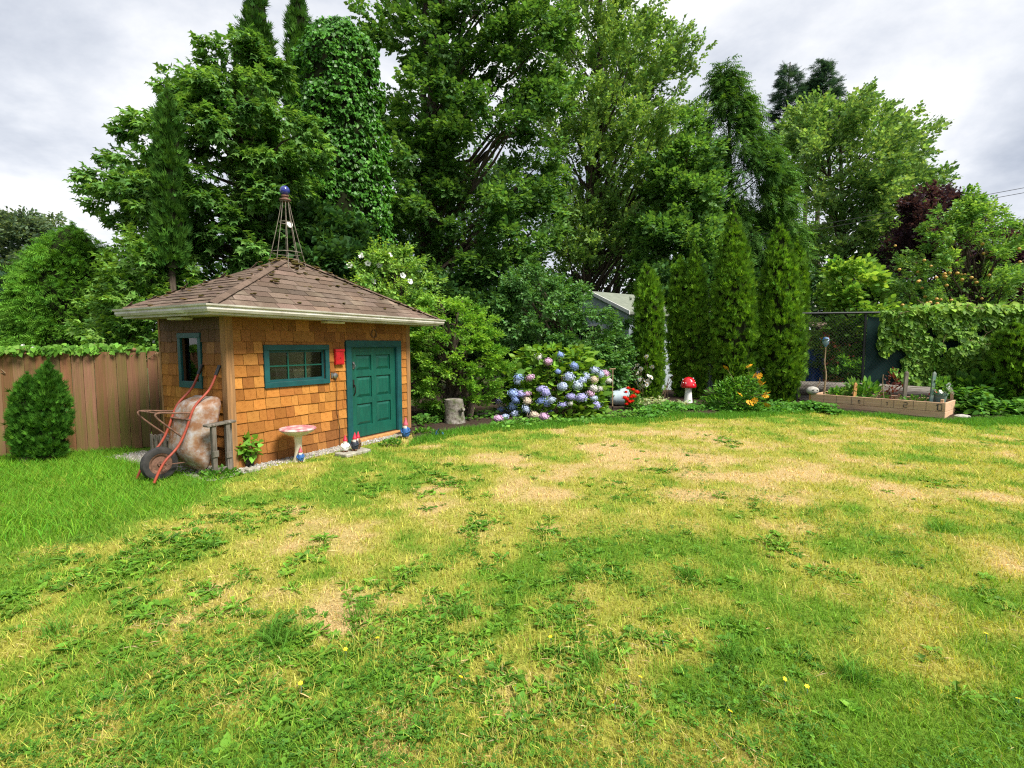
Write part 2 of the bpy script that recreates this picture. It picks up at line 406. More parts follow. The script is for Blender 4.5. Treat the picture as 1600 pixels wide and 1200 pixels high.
def L_weed(seed=0):
    r = np.random.default_rng(seed)
    ys = [.22, .38, .50, .66, .84]; ws = [.07, .032, .13, .055, .15]
    V = [(0,0,0)]; n = len(ys)
    for y, q in zip(ys, ws): V.append((q * r.uniform(.8, 1.2), y, .18*y - .22*y*y + .03))
    V.append((0, 1, -.06))
    for y, q in zip(ys[::-1], ws[::-1]): V.append((-q * r.uniform(.8, 1.2), y, .18*y - .22*y*y + .03))
    return np.array(V, float), [tuple(range(0, n + 2)), (0,) + tuple(range(n + 1, 2*n + 2))]
def T_spray(leaf, k=6, size=0.45, seed=0, spread=0.9, flat=0.25, whorl=False):
    """k leaves along a twig of length 1; returns V, polys, leaf id of each vertex"""
    r = np.random.default_rng(seed); LV, LF = leaf
    V = []; F = []; I = []; b = 0
    for i in range(k):
        y = .12 + .80 * i / max(k - 1, 1)
        a = 0 if i == k - 1 else (1 if i % 2 else -1) * r.uniform(.55, 1.0) * spread
        tilt = r.normal(-.25, flat); roll = r.normal(0, .45)
        s = size * r.uniform(.75, 1.15)
        Mx = Matrix.Rotation(-a, 3, 'Z') @ Matrix.Rotation(tilt, 3, 'X') @ Matrix.Rotation(roll, 3, 'Y')
        W = (LV * s) @ np.array(Mx).T + np.array([r.normal(0, .05), y * (1 - .25 * size), r.normal(0, .05)])
        V.append(W); F += [tuple(j + b for j in f) for f in LF]; I += [i] * len(LV); b += len(LV)
    return np.concatenate(V), F, np.array(I)
def single(leaf): return leaf[0], leaf[1], np.zeros(len(leaf[0]), int)

def unit(v): return v / np.maximum(np.linalg.norm(v, axis=-1, keepdims=True), 1e-9)
def frames(Y, up, jit=0.4):
    Y = unit(Y); up = np.broadcast_to(np.asarray(up, float), Y.shape) + rng.normal(0, jit, Y.shape)
    Z = unit(up - (up * Y).sum(1, keepdims=True) * Y)
    X = np.cross(Y, Z)
    return np.stack([X, Y, Z], 1)          # rows
def foliage(name, tmpl, pos, fr, scale, tint, material, parent=None, var=0.22, off=(0,0,0), smooth=False):
    TV, TF, TI = tmpl
    N = len(pos); m = len(TV)
    V = np.einsum('vi,nij->nvj', TV, fr) * np.asarray(scale).reshape(-1, 1, 1) + (pos - np.asarray(off))[:, None, :]
    k = TI.max() + 1
    f = np.exp(rng.normal(0, var, (N, k)))[:, TI]
    hue = rng.normal(0, var * .35, (N, k))[:, TI]
    c = tint[:, None, :] * f[:, :, None]
    c[:, :, 0] *= 1 + hue; c[:, :, 2] *= 1 - hue * .5
    loops = np.concatenate([np.array(f_) for f_ in TF]); cnt = np.array([len(f_) for f_ in TF])
    LL = (loops[None, :] + (np.arange(N) * m)[:, None]).ravel()
    me = mesh_raw(name, V.reshape(-1, 3), LL, np.tile(cnt, N), material, np.clip(c.reshape(-1, 3), 0, .9), smooth)
    return obj(name, me, parent)
def lerp(a, b, t):
    t = np.asarray(t)[:, None]; return np.asarray(a)[None] * (1 - t) + np.asarray(b)[None] * t

class Env:
    """crown outline from rows (y, x left, x right) seen at distance d"""
    def __init__(s, rows, d, depth=1.0):
        z = []; cx = []; r = []
        for y, a, b in rows:
            p = at(a, y, d); q = at(b, y, d)
            z.append(p[2]); cx.append((p[0] + q[0]) / 2); r.append(abs(q[0] - p[0]) / 2)
        o = np.argsort(z); s.z = np.array(z)[o]; s.cx = np.array(cx)[o]; s.r = np.array(r)[o]; s.d = d; s.depth = depth
        zz = np.linspace(s.z[0], s.z[-1], 200); rr = np.interp(zz, s.z, s.r); s.zz = zz
        c = np.cumsum(rr + .05 * rr.max()); s.cdf = c / c[-1]
        s.area = np.trapezoid(2 * rr, zz) if hasattr(np, 'trapezoid') else np.trapz(2 * rr, zz)
    def sample(s, n, lo=0.5, hi=1.0, front=0.6, inset=0.0):
        z = np.interp(rng.random(n), s.cdf, s.zz)
        th = rng.random(n) * 2 * np.pi
        flip = (np.sin(th) > 0) & (rng.random(n) < (front - .5) * 2); th[flip] *= -1
        rho = np.sqrt(rng.random(n) * (hi*hi - lo*lo) + lo*lo)
        rr = np.interp(z, s.z, s.r); cx = np.interp(z, s.z, s.cx)
        if inset:
            rr = np.maximum(rr - inset, rr * .25); z = np.minimum(z, s.z[-1] - inset * .7)
        rd = rr * s.depth
        p = np.stack([cx + rr * rho * np.cos(th), s.d + rd * rho * np.sin(th), z], 1)
        out = np.stack([np.cos(th), np.sin(th), np.zeros(n)], 1)
        return p, out

def crown_points(env, K, rc, per, droop=0.1, flat=0.7, extra=None, lo=.45, hi=.95, updir=0.3, front=.62, outw=0.8, plume=1.6):
    c, out = env.sample(K, lo, hi, front, rc * .75)
    if extra is not None:
        e = np.array([at(x, y, d) for x, y, d in extra]); c = np.concatenate([c, e])
        o = e - np.array([np.interp(e[:, 2], env.z, env.cx), np.full(len(e), env.d), e[:, 2]]).T; out = np.concatenate([out, unit(o)])
    n = len(c)
    u = unit(rng.normal(0, 1, (n, per, 3))) * (rng.random((n, per, 1)) ** .45)
    rr = rc * rng.uniform(.5, 1.35, (n, 1, 1))
    ax = unit(out * outw + np.array([0, 0, updir - droop]) + rng.normal(0, .25, out.shape))[:, None]
    sx = rng.random((n, per, 1)) ** .8
    p = c[:, None] + u * rr * (1.05 - .8 * sx) * np.array([1, 1, flat]) + ax * (sx - .35) * rr * plume
    Y = out[:, None] * outw + u * .9 + np.array([0, 0, updir]) + rng.normal(0, .25, u.shape)
    Y[:, :, 2] -= droop
    tc = np.repeat(rng.random(n), per)
    return p.reshape(-1, 3), Y.reshape(-1, 3), tc, c

def limbs(base, c, r0, n_use, rise=0.6, parent=None, off=(0,0,0), mat_=None, stems=1, lean=0.3, name='trunk', top=None, rl=0.05):
    g = G(); off = np.asarray(off)
    tops = c[np.argsort(-c[:, 2])]
    axes = []
    for s_ in range(stems):
        b = np.array(base) + (np.array([rng.normal(0, .18), rng.normal(0, .18), 0]) if stems > 1 else 0)
        t = tops[s_ * 2 % len(tops)] if top is None else np.array(top)
        pts = []; N = 8
        for i in range(N + 1):
            q = i / N; p = b * (1 - q) + t * q
            p[:2] += rng.normal(0, .06, 2) * (i > 0) * (1 + t[2] * .05)
            if stems > 1: p[:2] += (t[:2] - b[:2]) * (-.25 * math.sin(math.pi * q))
            pts.append(p)
        rad = [r0 * (1 - .93 * i / N) ** .8 + .012 for i in range(N + 1)]
        rad[0] *= 1.35
        g.tube([p - off for p in pts], rad, 8); axes.append((np.array(pts), rad))
    for j in rng.permutation(len(c))[:n_use]:
        ax, rad = axes[rng.integers(len(axes))]
        e = c[j]; hd = np.linalg.norm(e[:2] - np.array([np.interp(e[2], ax[:, 2], ax[:, k]) for k in (0, 1)]))
        zs = np.clip(e[2] - rise * hd, base[2] + .18 * (e[2] - base[2]), ax[-1, 2] * .97)
        s0 = np.array([np.interp(zs, ax[:, 2], ax[:, k]) for k in range(3)])
        r1 = max(.014, min(float(np.interp(zs, ax[:, 2], rad)) * .6, rl * (0.5 + hd * .25)))
        mid1 = s0 * .66 + e * .34 + np.array([0, 0, -.06 * hd]) + rng.normal(0, .05 * hd + .01, 3)
        mid2 = s0 * .33 + e * .67 + np.array([0, 0, .02 * hd]) + rng.normal(0, .05 * hd + .01, 3)
        g.tube([s0 - off, mid1 - off, mid2 - off, e - off], [r1, r1 * .75, r1 * .5, .008], 5, False)
    return g.build(name, mat_ or M['bark'], parent, smooth=True)

SP_MAPLE = T_spray(L_maple(), 5, .54, 3, 1.0)
SP_OVAL = T_spray(L_dia(.34, .08), 6, .46, 4, .95)
SP_LAUREL = T_spray(L_dia(.30, .08), 5, .55, 14, 1.0)
SP_BMAPLE = T_spray(L_dia(.46, .07), 6, .46, 13, 1.0)
SP_DIA = T_spray(L_dia(.34), 6, .42, 5, .95)
SP_DIAL = T_spray(L_dia(.38), 6, .42, 6, 1.0)
SP_SMALL = T_spray(L_dia(.26), 9, .30, 7, .8)
SP_BIG = T_spray(L_oval(.36), 5, .6, 8, 1.2)
FAN = single(L_fan(6, 1.0, .08, 1))
FAN2 = single(L_fan(7, .8, .06, 2))
FROND = single(L_frond(8, 1, .035))
FRONDW = single(L_frond(7, 2, .06))

def tree(name, label, rows, d, base=None, K=60, rc=.6, per=60, tmpl=None, size=.35, dark=(.04,.10,.02), light=(.11,.23,.045), matl='leaf', droop=.1,
         trunk=.16, stems=1, use=30, rise=.6, extra=None, depth=1.0, flat=.7, updir=.3, lo=.45, hi=.95, group=None, cat='tree', up=(0,0,1), var=.22, front=.74, outw=.8, top=None, jit=.45, rl=.05, crown_name='crown', plume=1.6, dens=1.0):
    env = Env(rows, d, depth)
    if base is None: base = np.array([np.interp(env.z[0], env.z, env.cx), d, 0.0])
    root = thing(name, label, cat, base, 0, group)
    size *= .70; per = int(per * .88 * dens); dark = (1.3*dark[0], 1.3*dark[1], 1.6*dark[2]); light = (1.22*light[0], 1.24*light[1], 1.6*light[2])
    p, Y, tcl, c = crown_points(env, K, rc, per, droop, flat, extra, lo, hi, updir, front, outw, plume)
    limbs(np.array(base, float), c, trunk, min(use, len(c)), rise, root, base, None, stems, top=top, rl=rl)
    t = np.clip(.65 * tcl + .35 * rng.random(len(tcl)), 0, 1)
    foliage(crown_name, tmpl or SP_DIA, p, frames(Y, up, jit), size * rng.uniform(.7, 1.25, len(p)), lerp(dark, light, t), M[matl], root, var, base)
    return root, c

def column(name, label, rows, d, n=4500, size=.17, dark=(.03,.095,.012), light=(.085,.21,.025), tmpl=None, base=None, group=None, cat='tree', matl='needle', up_w=1.0, shell=.86, wob=.075, core=.80, depth=1.0, outw=.55, var=.2, hang=False, jit=.5, front=.72, lump=6.0, nub=9):
    """dense conical or columnar evergreen: foliage laid over a knobbly surface, dark twigs inside"""
    env = Env(rows, d, depth)
    env.r = np.maximum(env.r - size * .62, env.r * .22); env.z[-1] -= size * .5; n = int(n * 1.2); size *= .85; light = tuple(1.2 * q for q in light)
    if base is None: base = np.array([np.interp(env.z[0], env.z, env.cx), d, 0.0])
    root = thing(name, label, cat, base, 0, group)
    seed = rng.integers(1000); vn = VNoise(int(seed))
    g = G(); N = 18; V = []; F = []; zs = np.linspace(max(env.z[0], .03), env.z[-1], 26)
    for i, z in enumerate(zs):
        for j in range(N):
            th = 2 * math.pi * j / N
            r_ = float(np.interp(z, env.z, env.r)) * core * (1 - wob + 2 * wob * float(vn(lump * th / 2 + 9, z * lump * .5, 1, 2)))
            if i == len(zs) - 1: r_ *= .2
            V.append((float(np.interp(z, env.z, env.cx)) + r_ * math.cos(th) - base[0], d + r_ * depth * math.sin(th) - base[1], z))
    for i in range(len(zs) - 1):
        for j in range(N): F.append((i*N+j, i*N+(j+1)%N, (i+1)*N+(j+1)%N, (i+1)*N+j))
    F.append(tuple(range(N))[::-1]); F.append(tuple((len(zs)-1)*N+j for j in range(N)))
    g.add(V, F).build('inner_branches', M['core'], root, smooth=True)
    tg = G(); tg.tube([(0, 0, -.02), (0, 0, max(.3, zs[0] + .4))], [.09, .06], 8).build('trunk', M['bark'], root)
    nn = max(60, n // nub)
    pc, oc = env.sample(nn, .93, 1.0, front)
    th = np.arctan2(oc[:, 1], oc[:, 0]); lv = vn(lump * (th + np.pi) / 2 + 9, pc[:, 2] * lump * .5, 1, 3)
    fc = (1 - wob * 1.4 + 2.8 * wob * lv) * rng.normal(1, .03, nn)
    cxn = np.interp(pc[:, 2], env.z, env.cx)
    pc[:, 0] = cxn + (pc[:, 0] - cxn) * fc; pc[:, 1] = d + (pc[:, 1] - d) * fc
    idx = rng.integers(nn, size=n); rel = np.abs(rng.normal(0, .36, (n, 1))) * size * np.clip(.3 + 1.4 * np.interp(pc[idx][:, 2], env.z, env.r) / env.r.max(), .35, 1)[:, None]
    dirn = unit(oc[idx] * .9 + rng.normal(0, .62, (n, 3)))
    p = pc[idx] + dirn * rel - oc[idx] * size * .25; p[:, 2] = np.minimum(p[:, 2], env.z[-1] + size * .3); out = unit(oc[idx] * .8 + dirn * .7); lumpv = .45 * lv[idx] + .55 * rng.random(nn)[idx]
    if hang:
        Y = out * outw + np.array([0, 0, -1.0]) + rng.normal(0, .35, p.shape); fr = frames(Y, (0, 0, .6), .1)
        fr = frames(Y, out + np.array([0, 0, .35]), jit)
    else:
        Y = out * outw + np.array([0, 0, up_w]) + rng.normal(0, .3, p.shape)
        tang = np.stack([-out[:, 1], out[:, 0], np.zeros(n)], 1)
        fr = frames(Y, out * rng.uniform(.2, 1, (n, 1)) + tang * rng.normal(0, 1, (n, 1)), jit)
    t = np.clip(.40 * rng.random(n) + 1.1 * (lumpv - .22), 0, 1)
    rl_ = np.interp(p[:, 2], env.z, env.r) / env.r.max()
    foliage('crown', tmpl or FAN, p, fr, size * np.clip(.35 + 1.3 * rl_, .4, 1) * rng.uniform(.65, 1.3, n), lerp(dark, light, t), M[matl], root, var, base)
    return root

# ================================================================== THE SETTING
g = G(); g.add([(-400,-60,-.035),(400,-60,-.035),(400,900,-.035),(-400,900,-.035)], [(0,1,2,3)])
tag(g.build('ground', M['terrain']), kind='structure')

# shed frame: near corner A, x along the front wall, y along the left wall
A = ground(362, 735); B = ground(640, 672)
uf = (B - A) / np.linalg.norm(B - A); ul = np.array([-uf[1], uf[0], 0])
SA = math.atan2(uf[1], uf[0])
SW, SD, SH = 3.495, 1.58, 2.07            # front length, depth, wall height
def sh(x, y, z=0.0): return A + uf * x + ul * y + np.array([0, 0, z])
def toloc(p): q = p - A; return np.stack([q @ uf, q @ ul], -1)
def onfront(x, y, c=0.0):
    r = ray(x, y); t = (c - ul @ (CP - A)) / (ul @ r); p = CP + r * t - A
    return p @ uf, p[2]
def onleft(x, y, c=0.0):
    r = ray(x, y); t = (c - uf @ (CP - A)) / (uf @ r); p = CP + r * t - A
    return p @ ul, p[2]

# lawn edge against the flower bed, fence line
EB = np.array([ground(*q)[:2] for q in [(644,688),(700,676),(780,665),(860,662),(920,656),(1000,655),(1060,648),(1130,648),(1266,638.5),(1340,646),(1400,651),(1478,657.5),(1520,657),(1600,654)]])
EB = np.concatenate([EB, [[14.5, 10.2]]])
FL, FR = ground(0, 714), ground(250, 698)
def y_edge(x):
    return np.interp(x, EB[:, 0], EB[:, 1]) + .07 * np.sin(x * 5.1) + .05 * np.sin(x * 11.7)
def y_fence(x): return FL[1] + (x - FL[0]) * (FR[1] - FL[1]) / (FR[0] - FL[0])
LG = np.array([ground(*q)[:2] for q in [(0,866),(80,848),(150,832),(270,800),(350,752)]])
def longness(x, y):
    xl = np.interp(y, LG[:, 1], LG[:, 0]) + .12 * (VN2(x, y, 2.0, 3) - .5)
    return sstep(.12, -.15, x - xl) * (y > 3.3)
def in_lawn(x, y, m=0.0):
    P_ = np.stack([x, y, np.zeros_like(x)], -1); q = toloc(P_)
    shed = (q[:, 0] > -.02 - m) & (q[:, 0] < SW + .25 + m) & (q[:, 1] > -.30 - m - .06 * np.sin(q[:, 0] * 6)) & (q[:, 1] < 3)
    left = x < A[0] - .3
    ok = np.where(x > -1.72, y < y_edge(x) - m, np.where(left, y < y_fence(x) - .05, y < 9.5))
    strip = (q[:, 0] > -.42) & (q[:, 0] <= .02) & (q[:, 1] > .0) & (q[:, 1] < 2.2)
    return ok & ~shed & ~strip
DP = []
for cx, cy, rx, ry, wt in [(950,705,60,13,1),(1320,772,170,24,1.0),(1230,745,80,9,.8),(1420,800,60,14,.5),(1550,772,80,17,.8),(1575,880,60,45,.9),
        (1400,858,25,9,.5),(520,975,52,26,1.1),(860,770,60,11,.7),(820,722,70,13,.6),(640,872,50,18,.7),(390,856,60,12,.7),(110,858,80,12,.9),(700,790,90,13,.5),
        (610,772,60,10,.5),(300,925,60,13,.5),(425,928,40,11,.6),(1010,872,40,13,.5),(742,962,20,24,.8),(1400,1112,40,26,.9),(1430,1050,60,30,.6),(60,975,80,18,.4),
        (1110,720,80,10,.6),(1300,1000,60,18,.3),(700,700,60,8,.5),(480,800,70,8,.6),(1250,690,90,8,.4),(1060,770,60,9,.4)]:
    c = ground(cx, cy); dd = c[1]
    DP.append((c[0], c[1], rx * dd / FPX, abs(ground(cx, cy - ry)[1] - ground(cx, cy + ry)[1]) / 2, wt))
def dryness(x, y):
    n = VN1(x, y, .55, 4); n2 = VN2(x, y, 2.3, 3)
    x = np.asarray(x, float)
    n4 = VN3(x, y, 6.5, 2)
    d = .375 + (n - .5) * 1.1 + (n2 - .5) * 1.15 + (n4 - .5) * .6
    d = d + .07 * sstep(4.0, 6.5, y) - .13 * sstep(3.6, 2.0, y)
    for cx, cy, a, b, wt in DP:
        q = ((x - cx) / a) ** 2 + ((y - cy) / b) ** 2
        d = d + .46 * wt * np.exp(-q * 1.1) * (.55 + .9 * n2)
    d = d - .75 * longness(x, y)
    edge = np.where(x > -1.7, y_edge(x) - y, 9)
    d = d - .55 * sstep(.9, .2, edge)
    return np.clip(d, 0, 1)
GREEN, YELL, STRAW = np.array([.145,.295,.026]), np.array([.41,.42,.075]), np.array([.66,.49,.235])
LONGG = np.array([.115,.29,.020])
def lawn_tint(dr, x=None, y=None):
    a = sstep(.10, .46, dr)[:, None]; b = sstep(.50, 1.02, dr)[:, None]
    return (GREEN * (1 - a) + YELL * a) * (1 - b) + STRAW * b

def zlawn(x, y): return .030 * (VN3(x, y, .8, 3) - .5)
nx, ny = 190, 120
gx = np.linspace(-9.5, 13.5, nx); gy = np.linspace(.2, 13.2, ny)
X, Y = np.meshgrid(gx, gy); xs, ys = X.ravel(), Y.ravel()
Z = zlawn(xs, ys) - .03 * sstep(0, .5, np.where(xs > -1.72, ys - y_edge(xs), -1))
ii = (np.arange(ny - 1)[:, None] * nx + np.arange(nx - 1)[None]).ravel()
loops = np.stack([ii, ii + 1, ii + nx + 1, ii + nx], 1).ravel()
tn = lawn_tint(dryness(xs, ys)) * .75 + np.array([.02, .018, .008])
me = mesh_raw('lawn', np.stack([xs, ys, Z], 1), loops, np.full(len(ii), 4), M['lawnsoil'], tn, True)
tag(obj('lawn', me), kind='structure')

# soil of the flower bed, a low mound behind the lawn edge
nb, nr = 170, 26
bx = np.linspace(-2.6, 14.4, nb); tt = np.linspace(0, 1, nr) ** 1.3
V = []
for t in tt:
    y0 = np.where(bx > -1.72, y_edge(bx), 8.6); y = y0 + t * (17 - y0)
    z = -.035 + .085 * sstep(0, .06, np.full(nb, t)) + .05 * (VN2(bx, y, 3, 3) - .5) * (t > 0) + .05 * t
    V.append(np.stack([bx, y, z], 1))
V = np.concatenate(V); ii = (np.arange(nr - 1)[:, None] * nb + np.arange(nb - 1)[None]).ravel()
me = mesh_raw('flower_bed', V, np.stack([ii, ii + 1, ii + nb + 1, ii + nb], 1).ravel(), np.full(len(ii), 4), M['soil'], None, True)
tag(obj('flower_bed', me), kind='structure')

# ------------------------------------------------------------------ lawn grass
def blades(name, x, y, h, wd, tint, lean=.5, curl=.5):
    n = len(x); a = rng.random(n) * 2 * np.pi; b = a + rng.normal(0, .6, n) + np.pi / 2
    lx, ly = np.cos(b) * lean * rng.random(n) * h, np.sin(b) * lean * rng.random(n) * h
    cu = 1 + curl * rng.random(n)
    z = zlawn(x, y) - .004
    wx, wy = np.cos(a) * wd, np.sin(a) * wd
    p0 = np.stack([x - wx, y - wy, z], 1); p1 = np.stack([x + wx, y + wy, z], 1)
    m = np.stack([x + lx * .45, y + ly * .45, z + h * .62], 1); wv = np.stack([wx, wy, wx * 0], 1) * .75
    t = np.stack([x + lx * 1.25 * cu, y + ly * 1.25 * cu, z + h], 1)
    k = y < 4.6; q = ~k; nk, nq = int(k.sum()), int(q.sum())
    V = np.concatenate([np.stack([p0, p1, m + wv, m - wv, t], 1)[k].reshape(-1, 3), np.stack([p0, p1, t], 1)[q].reshape(-1, 3)])
    base = np.arange(nk) * 5
    loops = np.concatenate([np.stack([base, base + 1, base + 2, base + 3, base + 3, base + 2, base + 4], 1).ravel(), nk * 5 + np.arange(nq * 3)])
    c = np.concatenate([np.repeat(tint[k], 5, 0), np.repeat(tint[q], 3, 0)])
    me = mesh_raw(name, V, loops, np.concatenate([np.tile([4, 3], nk), np.full(nq, 3)]), M['grass'], np.clip(c, 0, .85))
    return obj(name, me)
def lawn_pts(n, ymin=1.2, ymax=12.3, p=1.0):
    # more blades where the lawn is near, fewer further out
    u = rng.random(n)
    y = ymin * (ymax / ymin) ** u
    x = (rng.random(n) * 2 - 1) * (y * 1.16 + .6)
    k = in_lawn(x, y) & (x > -9.2) & (x < 13.2)
    return x[k], y[k]
x, y = lawn_pts(225000)
lg = longness(x, y); k = rng.random(len(x)) > lg * .5; x, y, lg = x[k], y[k], lg[k]
dr = np.clip(dryness(x, y) + rng.normal(0, .17, len(x)), 0, 1)
k = rng.random(len(x)) > .25 * sstep(.7, 1, dr); x, y, lg, dr = x[k], y[k], lg[k], dr[k]
tuft = VN3(x, y, 5, 2)
h = (.020 + .030 * rng.random(len(x)) + .03 * np.clip(tuft - .55, 0, 1)) * (1 - .35 * sstep(.5, 1, dr)) * (1 + .04 * y)
wd = (.0011 + .00042 * y) * np.where(y < 4.6, 1, 1.5) * rng.uniform(.7, 1.3, len(x))
tn = lawn_tint(dr) * np.exp(rng.normal(0, .22, len(x)))[:, None]
tag(blades('lawn_grass', x, y, h, wd, tn, .95, .5), 'short patchy lawn grass going from green to dry straw', 'grass', kind='stuff')
# long grass by the fence and uncut fringe along the beds
n = 52000
y = 3.4 + (8.2 - 3.4) * rng.random(n) ** .8; x = -9.2 + (9.2 - 3.1) * rng.random(n)
k = (longness(x, y) > rng.random(n)) & in_lawn(x, y); x, y = x[k], y[k]
hn = VN3(x, y, 2.2, 3)
h = (.05 + .06 * rng.random(len(x))) * (.55 + .9 * hn)
tn = (LONGG * (.75 + .5 * hn[:, None])) * np.exp(rng.normal(0, .22, len(x)))[:, None]; tn[:, 0] *= rng.uniform(.7, 1.5, len(x))
tag(blades('long_grass', x, y, h, (.0022 + .00025 * y) * rng.uniform(.7, 1.3, len(x)), tn, 1.0, .7), 'longer bright green grass left uncut in front of wooden fence', 'grass', kind='stuff')
n = 30000
x = -1.7 + 14.5 * rng.random(n); e_ = rng.random(n) ** 1.6 * .75; y = y_edge(x) - e_ + .08
hn = VN3(x, y, 2.2, 3); h = (.045 + .06 * rng.random(n)) * (.5 + hn)
tn = np.array([.085, .235, .02]) * np.exp(rng.normal(0, .25, n))[:, None]
tag(blades('fringe_grass', x, y, h, np.full(n, .0045), tn, 1.0, .7), 'bright green grass fringe along the flower bed edge', 'grass', kind='stuff')

# broad leaved weeds in the lawn
WP = [(930,880,48,.9),(750,832,40,.8),(480,872,40,.8),(430,800,50,.7),(300,832,90,.9),(230,872,90,.9),(160,895,80,.8),(440,1000,50,1),(560,960,60,.8),(660,965,60,.9),(630,895,40,.6),(850,832,30,.6),
      (1060,886,26,.7),(1130,915,34,.7),(1210,858,28,.6),(900,990,70,1),(1000,1000,60,.8),(330,935,60,.9),(240,955,70,.8),(700,762,50,.6),(590,762,50,.6),(680,745,50,.6),(560,1085,120,1),(300,1085,160,1),
      (150,1105,120,1),(700,1055,100,1),(480,1105,120,1),(880,1065,100,.9),(1130,690,30,.6),(1020,735,25,.5),(1000,1090,120,.8),(760,1110,140,1),(1240,1010,60,.5),(1210,850,40,.6),(1550,940,40,.6),(1150,1060,120,.6),
      (780,900,60,.5),(60,1080,100,.8),(40,930,70,.8),(680,1000,90,.9),(1300,900,40,.35),(950,760,40,.3),(1480,760,40,.4),(1180,800,50,.3),(600,990,60,.6),(400,1060,90,.8),(860,930,60,.5),(1250,1110,120,.6),(1540,1090,90,.5)]
px, py, ps = [], [], []
for cx, cy, r_, wt in WP:
    c = ground(cx, cy); rw = r_ * c[1] / FPX
    m = int(min(70, 6 + 120 * wt * rw * rw / .35))
    q = rng.normal(0, .5, (m, 2)) * np.array([rw, rw * 1.7])
    px += list(c[0] + q[:, 0]); py += list(c[1] + q[:, 1]); ps += list(rng.uniform(.45, 1.25, m) * (.8 + .25 * wt))
n = 600; yy = 1.3 * (10.5 / 1.3) ** rng.random(n); xx = (rng.random(n) * 2 - 1) * (yy * 1.12 + .4)
k = VN1(xx, yy, .9, 3) > .5
px += list(xx[k]); py += list(yy[k]); ps += list(rng.uniform(.5, .9, k.sum()))
px, py, ps = np.array(px), np.array(py), np.array(ps)
ps = ps * (1 - .12 * sstep(3.4, 2.2, py))
k = in_lawn(px, py, .05) & (longness(px, py) < .5); px, py, ps = px[k], py[k], ps[k]
LPN = 9
ang = (rng.random((len(px), LPN)) * .5 + np.arange(LPN)[None] * 2 * np.pi / LPN + rng.random((len(px), 1)) * 6)
el = rng.uniform(.02, .5, ang.shape)
Yd = np.stack([np.cos(ang) * np.cos(el), np.sin(ang) * np.cos(el), np.sin(el)], -1).reshape(-1, 3)
pos = np.repeat(np.stack([px, py, zlawn(px, py) + .004], 1), LPN, 0)
fr = frames(Yd, (0, 0, 1), .25)
wt_ = lerp((.075,.205,.020), (.175,.355,.035), rng.random(len(px)))
half = rng.random(len(px)) < .55
for sel, tm, nm, lb, sz in ((half, single(L_weed(2)), 'dandelion_patch', 'toothed dandelion leaves spread flat through the lawn', .085), (~half, single(L_oval(.26, .07)), 'plantain_patch', 'broad oval plantain leaves growing low in the lawn', .060)):
    s2 = np.repeat(sel, LPN)
    tag(foliage(nm, tm, pos[s2], fr[s2], np.repeat(ps, LPN)[s2] * sz * rng.uniform(.6, 1.2, s2.sum()), np.repeat(wt_, LPN, 0)[s2], M['leaf'], None, .2), lb, 'weeds', kind='stuff')
# clover mats
n = 48000
x, y = lawn_pts(n, 1.2, 8.0)
m = VN1(x, y, .8, 3) * .6 + VN2(x, y, 1.9, 3) * .5 + .20 * sstep(3.4, 1.8, y) + .10 * sstep(.5, 2.5, x) * sstep(4, 2, y) - .05
k = (m > .60 + .12 * rng.random(len(x))) & (longness(x, y) < .3); x, y = x[k], y[k]
n = len(x); z = zlawn(x, y) + .012 + .03 * rng.random(n)
LT = []; b0 = 0; VV = []
for i in range(3):
    a = i * 2.094; Rm = np.array(Matrix.Rotation(a, 3, 'Z'))
    v = np.array([(0,0,0),(.42,.65,.12),(0,1,.05),(-.42,.65,.12)]) @ Rm.T
    VV.append(v); LT.append(tuple(range(b0, b0 + 4))); b0 += 4
CLO = (np.concatenate(VV), LT, np.repeat([0, 0, 0], 4))
th = rng.random(n) * 6.28
Yd = np.stack([np.cos(th), np.sin(th), rng.normal(0, .25, n)], 1)
tag(foliage('clover_mat', CLO, np.stack([x, y, z], 1), frames(Yd, (0, 0, 1), .3), (.008 + .0016 * y) * rng.uniform(.7, 1.3, n), lerp((.05,.15,.015), (.11,.26,.03), rng.random(n)), M['leaf'], None, .18),
    'low clover mats with small three part leaves in the lawn', 'clover', kind='stuff')
# taller unmown tufts
tx, ty = [], []
for cx, cy, r_ in ((440,1005,34),(425,1000,20),(560,965,30),(720,965,18),(1075,905,10),(990,690,14),(1280,800,16),(90,990,24),(1140,1030,20),(1330,1060,24),(640,770,14),(900,900,12),(300,760,20),(1470,830,18),(205,1060,30),(930,1045,26)):
    q = ground(cx, cy); m = 90; rw = r_ * q[1] / FPX; tx += list(q[0] + rng.normal(0, rw * .5, m)); ty += list(q[1] + rng.normal(0, rw * .5, m))
tx, ty = np.array(tx), np.array(ty); n = len(tx)
tag(blades('grass_tuft', tx, ty, rng.uniform(.05, .13, n), np.full(n, .0024), np.array([.10, .25, .028]) * np.exp(rng.normal(0, .25, n))[:, None], 1.1, .8), 'scattered taller tufts of coarse dark grass in the lawn', 'grass', kind='stuff')
# bleached clippings lying on the lawn
n = 9000
x, y = lawn_pts(n, 1.3, 7.0); k = (dryness(x, y) + rng.normal(0, .2, len(x)) > .42) & (longness(x, y) < .3); x, y = x[k], y[k]; n = len(x)
th = rng.random(n) * 6.28; Yd = np.stack([np.cos(th), np.sin(th), rng.normal(.1, .18, n)], 1)
STRIP = (np.array([(-.02,0,0),(.02,0,0),(.015,.6,.05),(0,1,-.02)]), [(0,1,2,3)], np.zeros(4, int))
tag(foliage('dry_clippings', STRIP, np.stack([x, y, zlawn(x, y) + .016], 1), frames(Yd, (0, 0, 1), .4), rng.uniform(.03, .075, n), np.tile(np.array([.50, .38, .20]), (n, 1)), M['grass'], None, .25),
    'pale dry grass clippings strewn over the lawn', 'grass', kind='stuff')

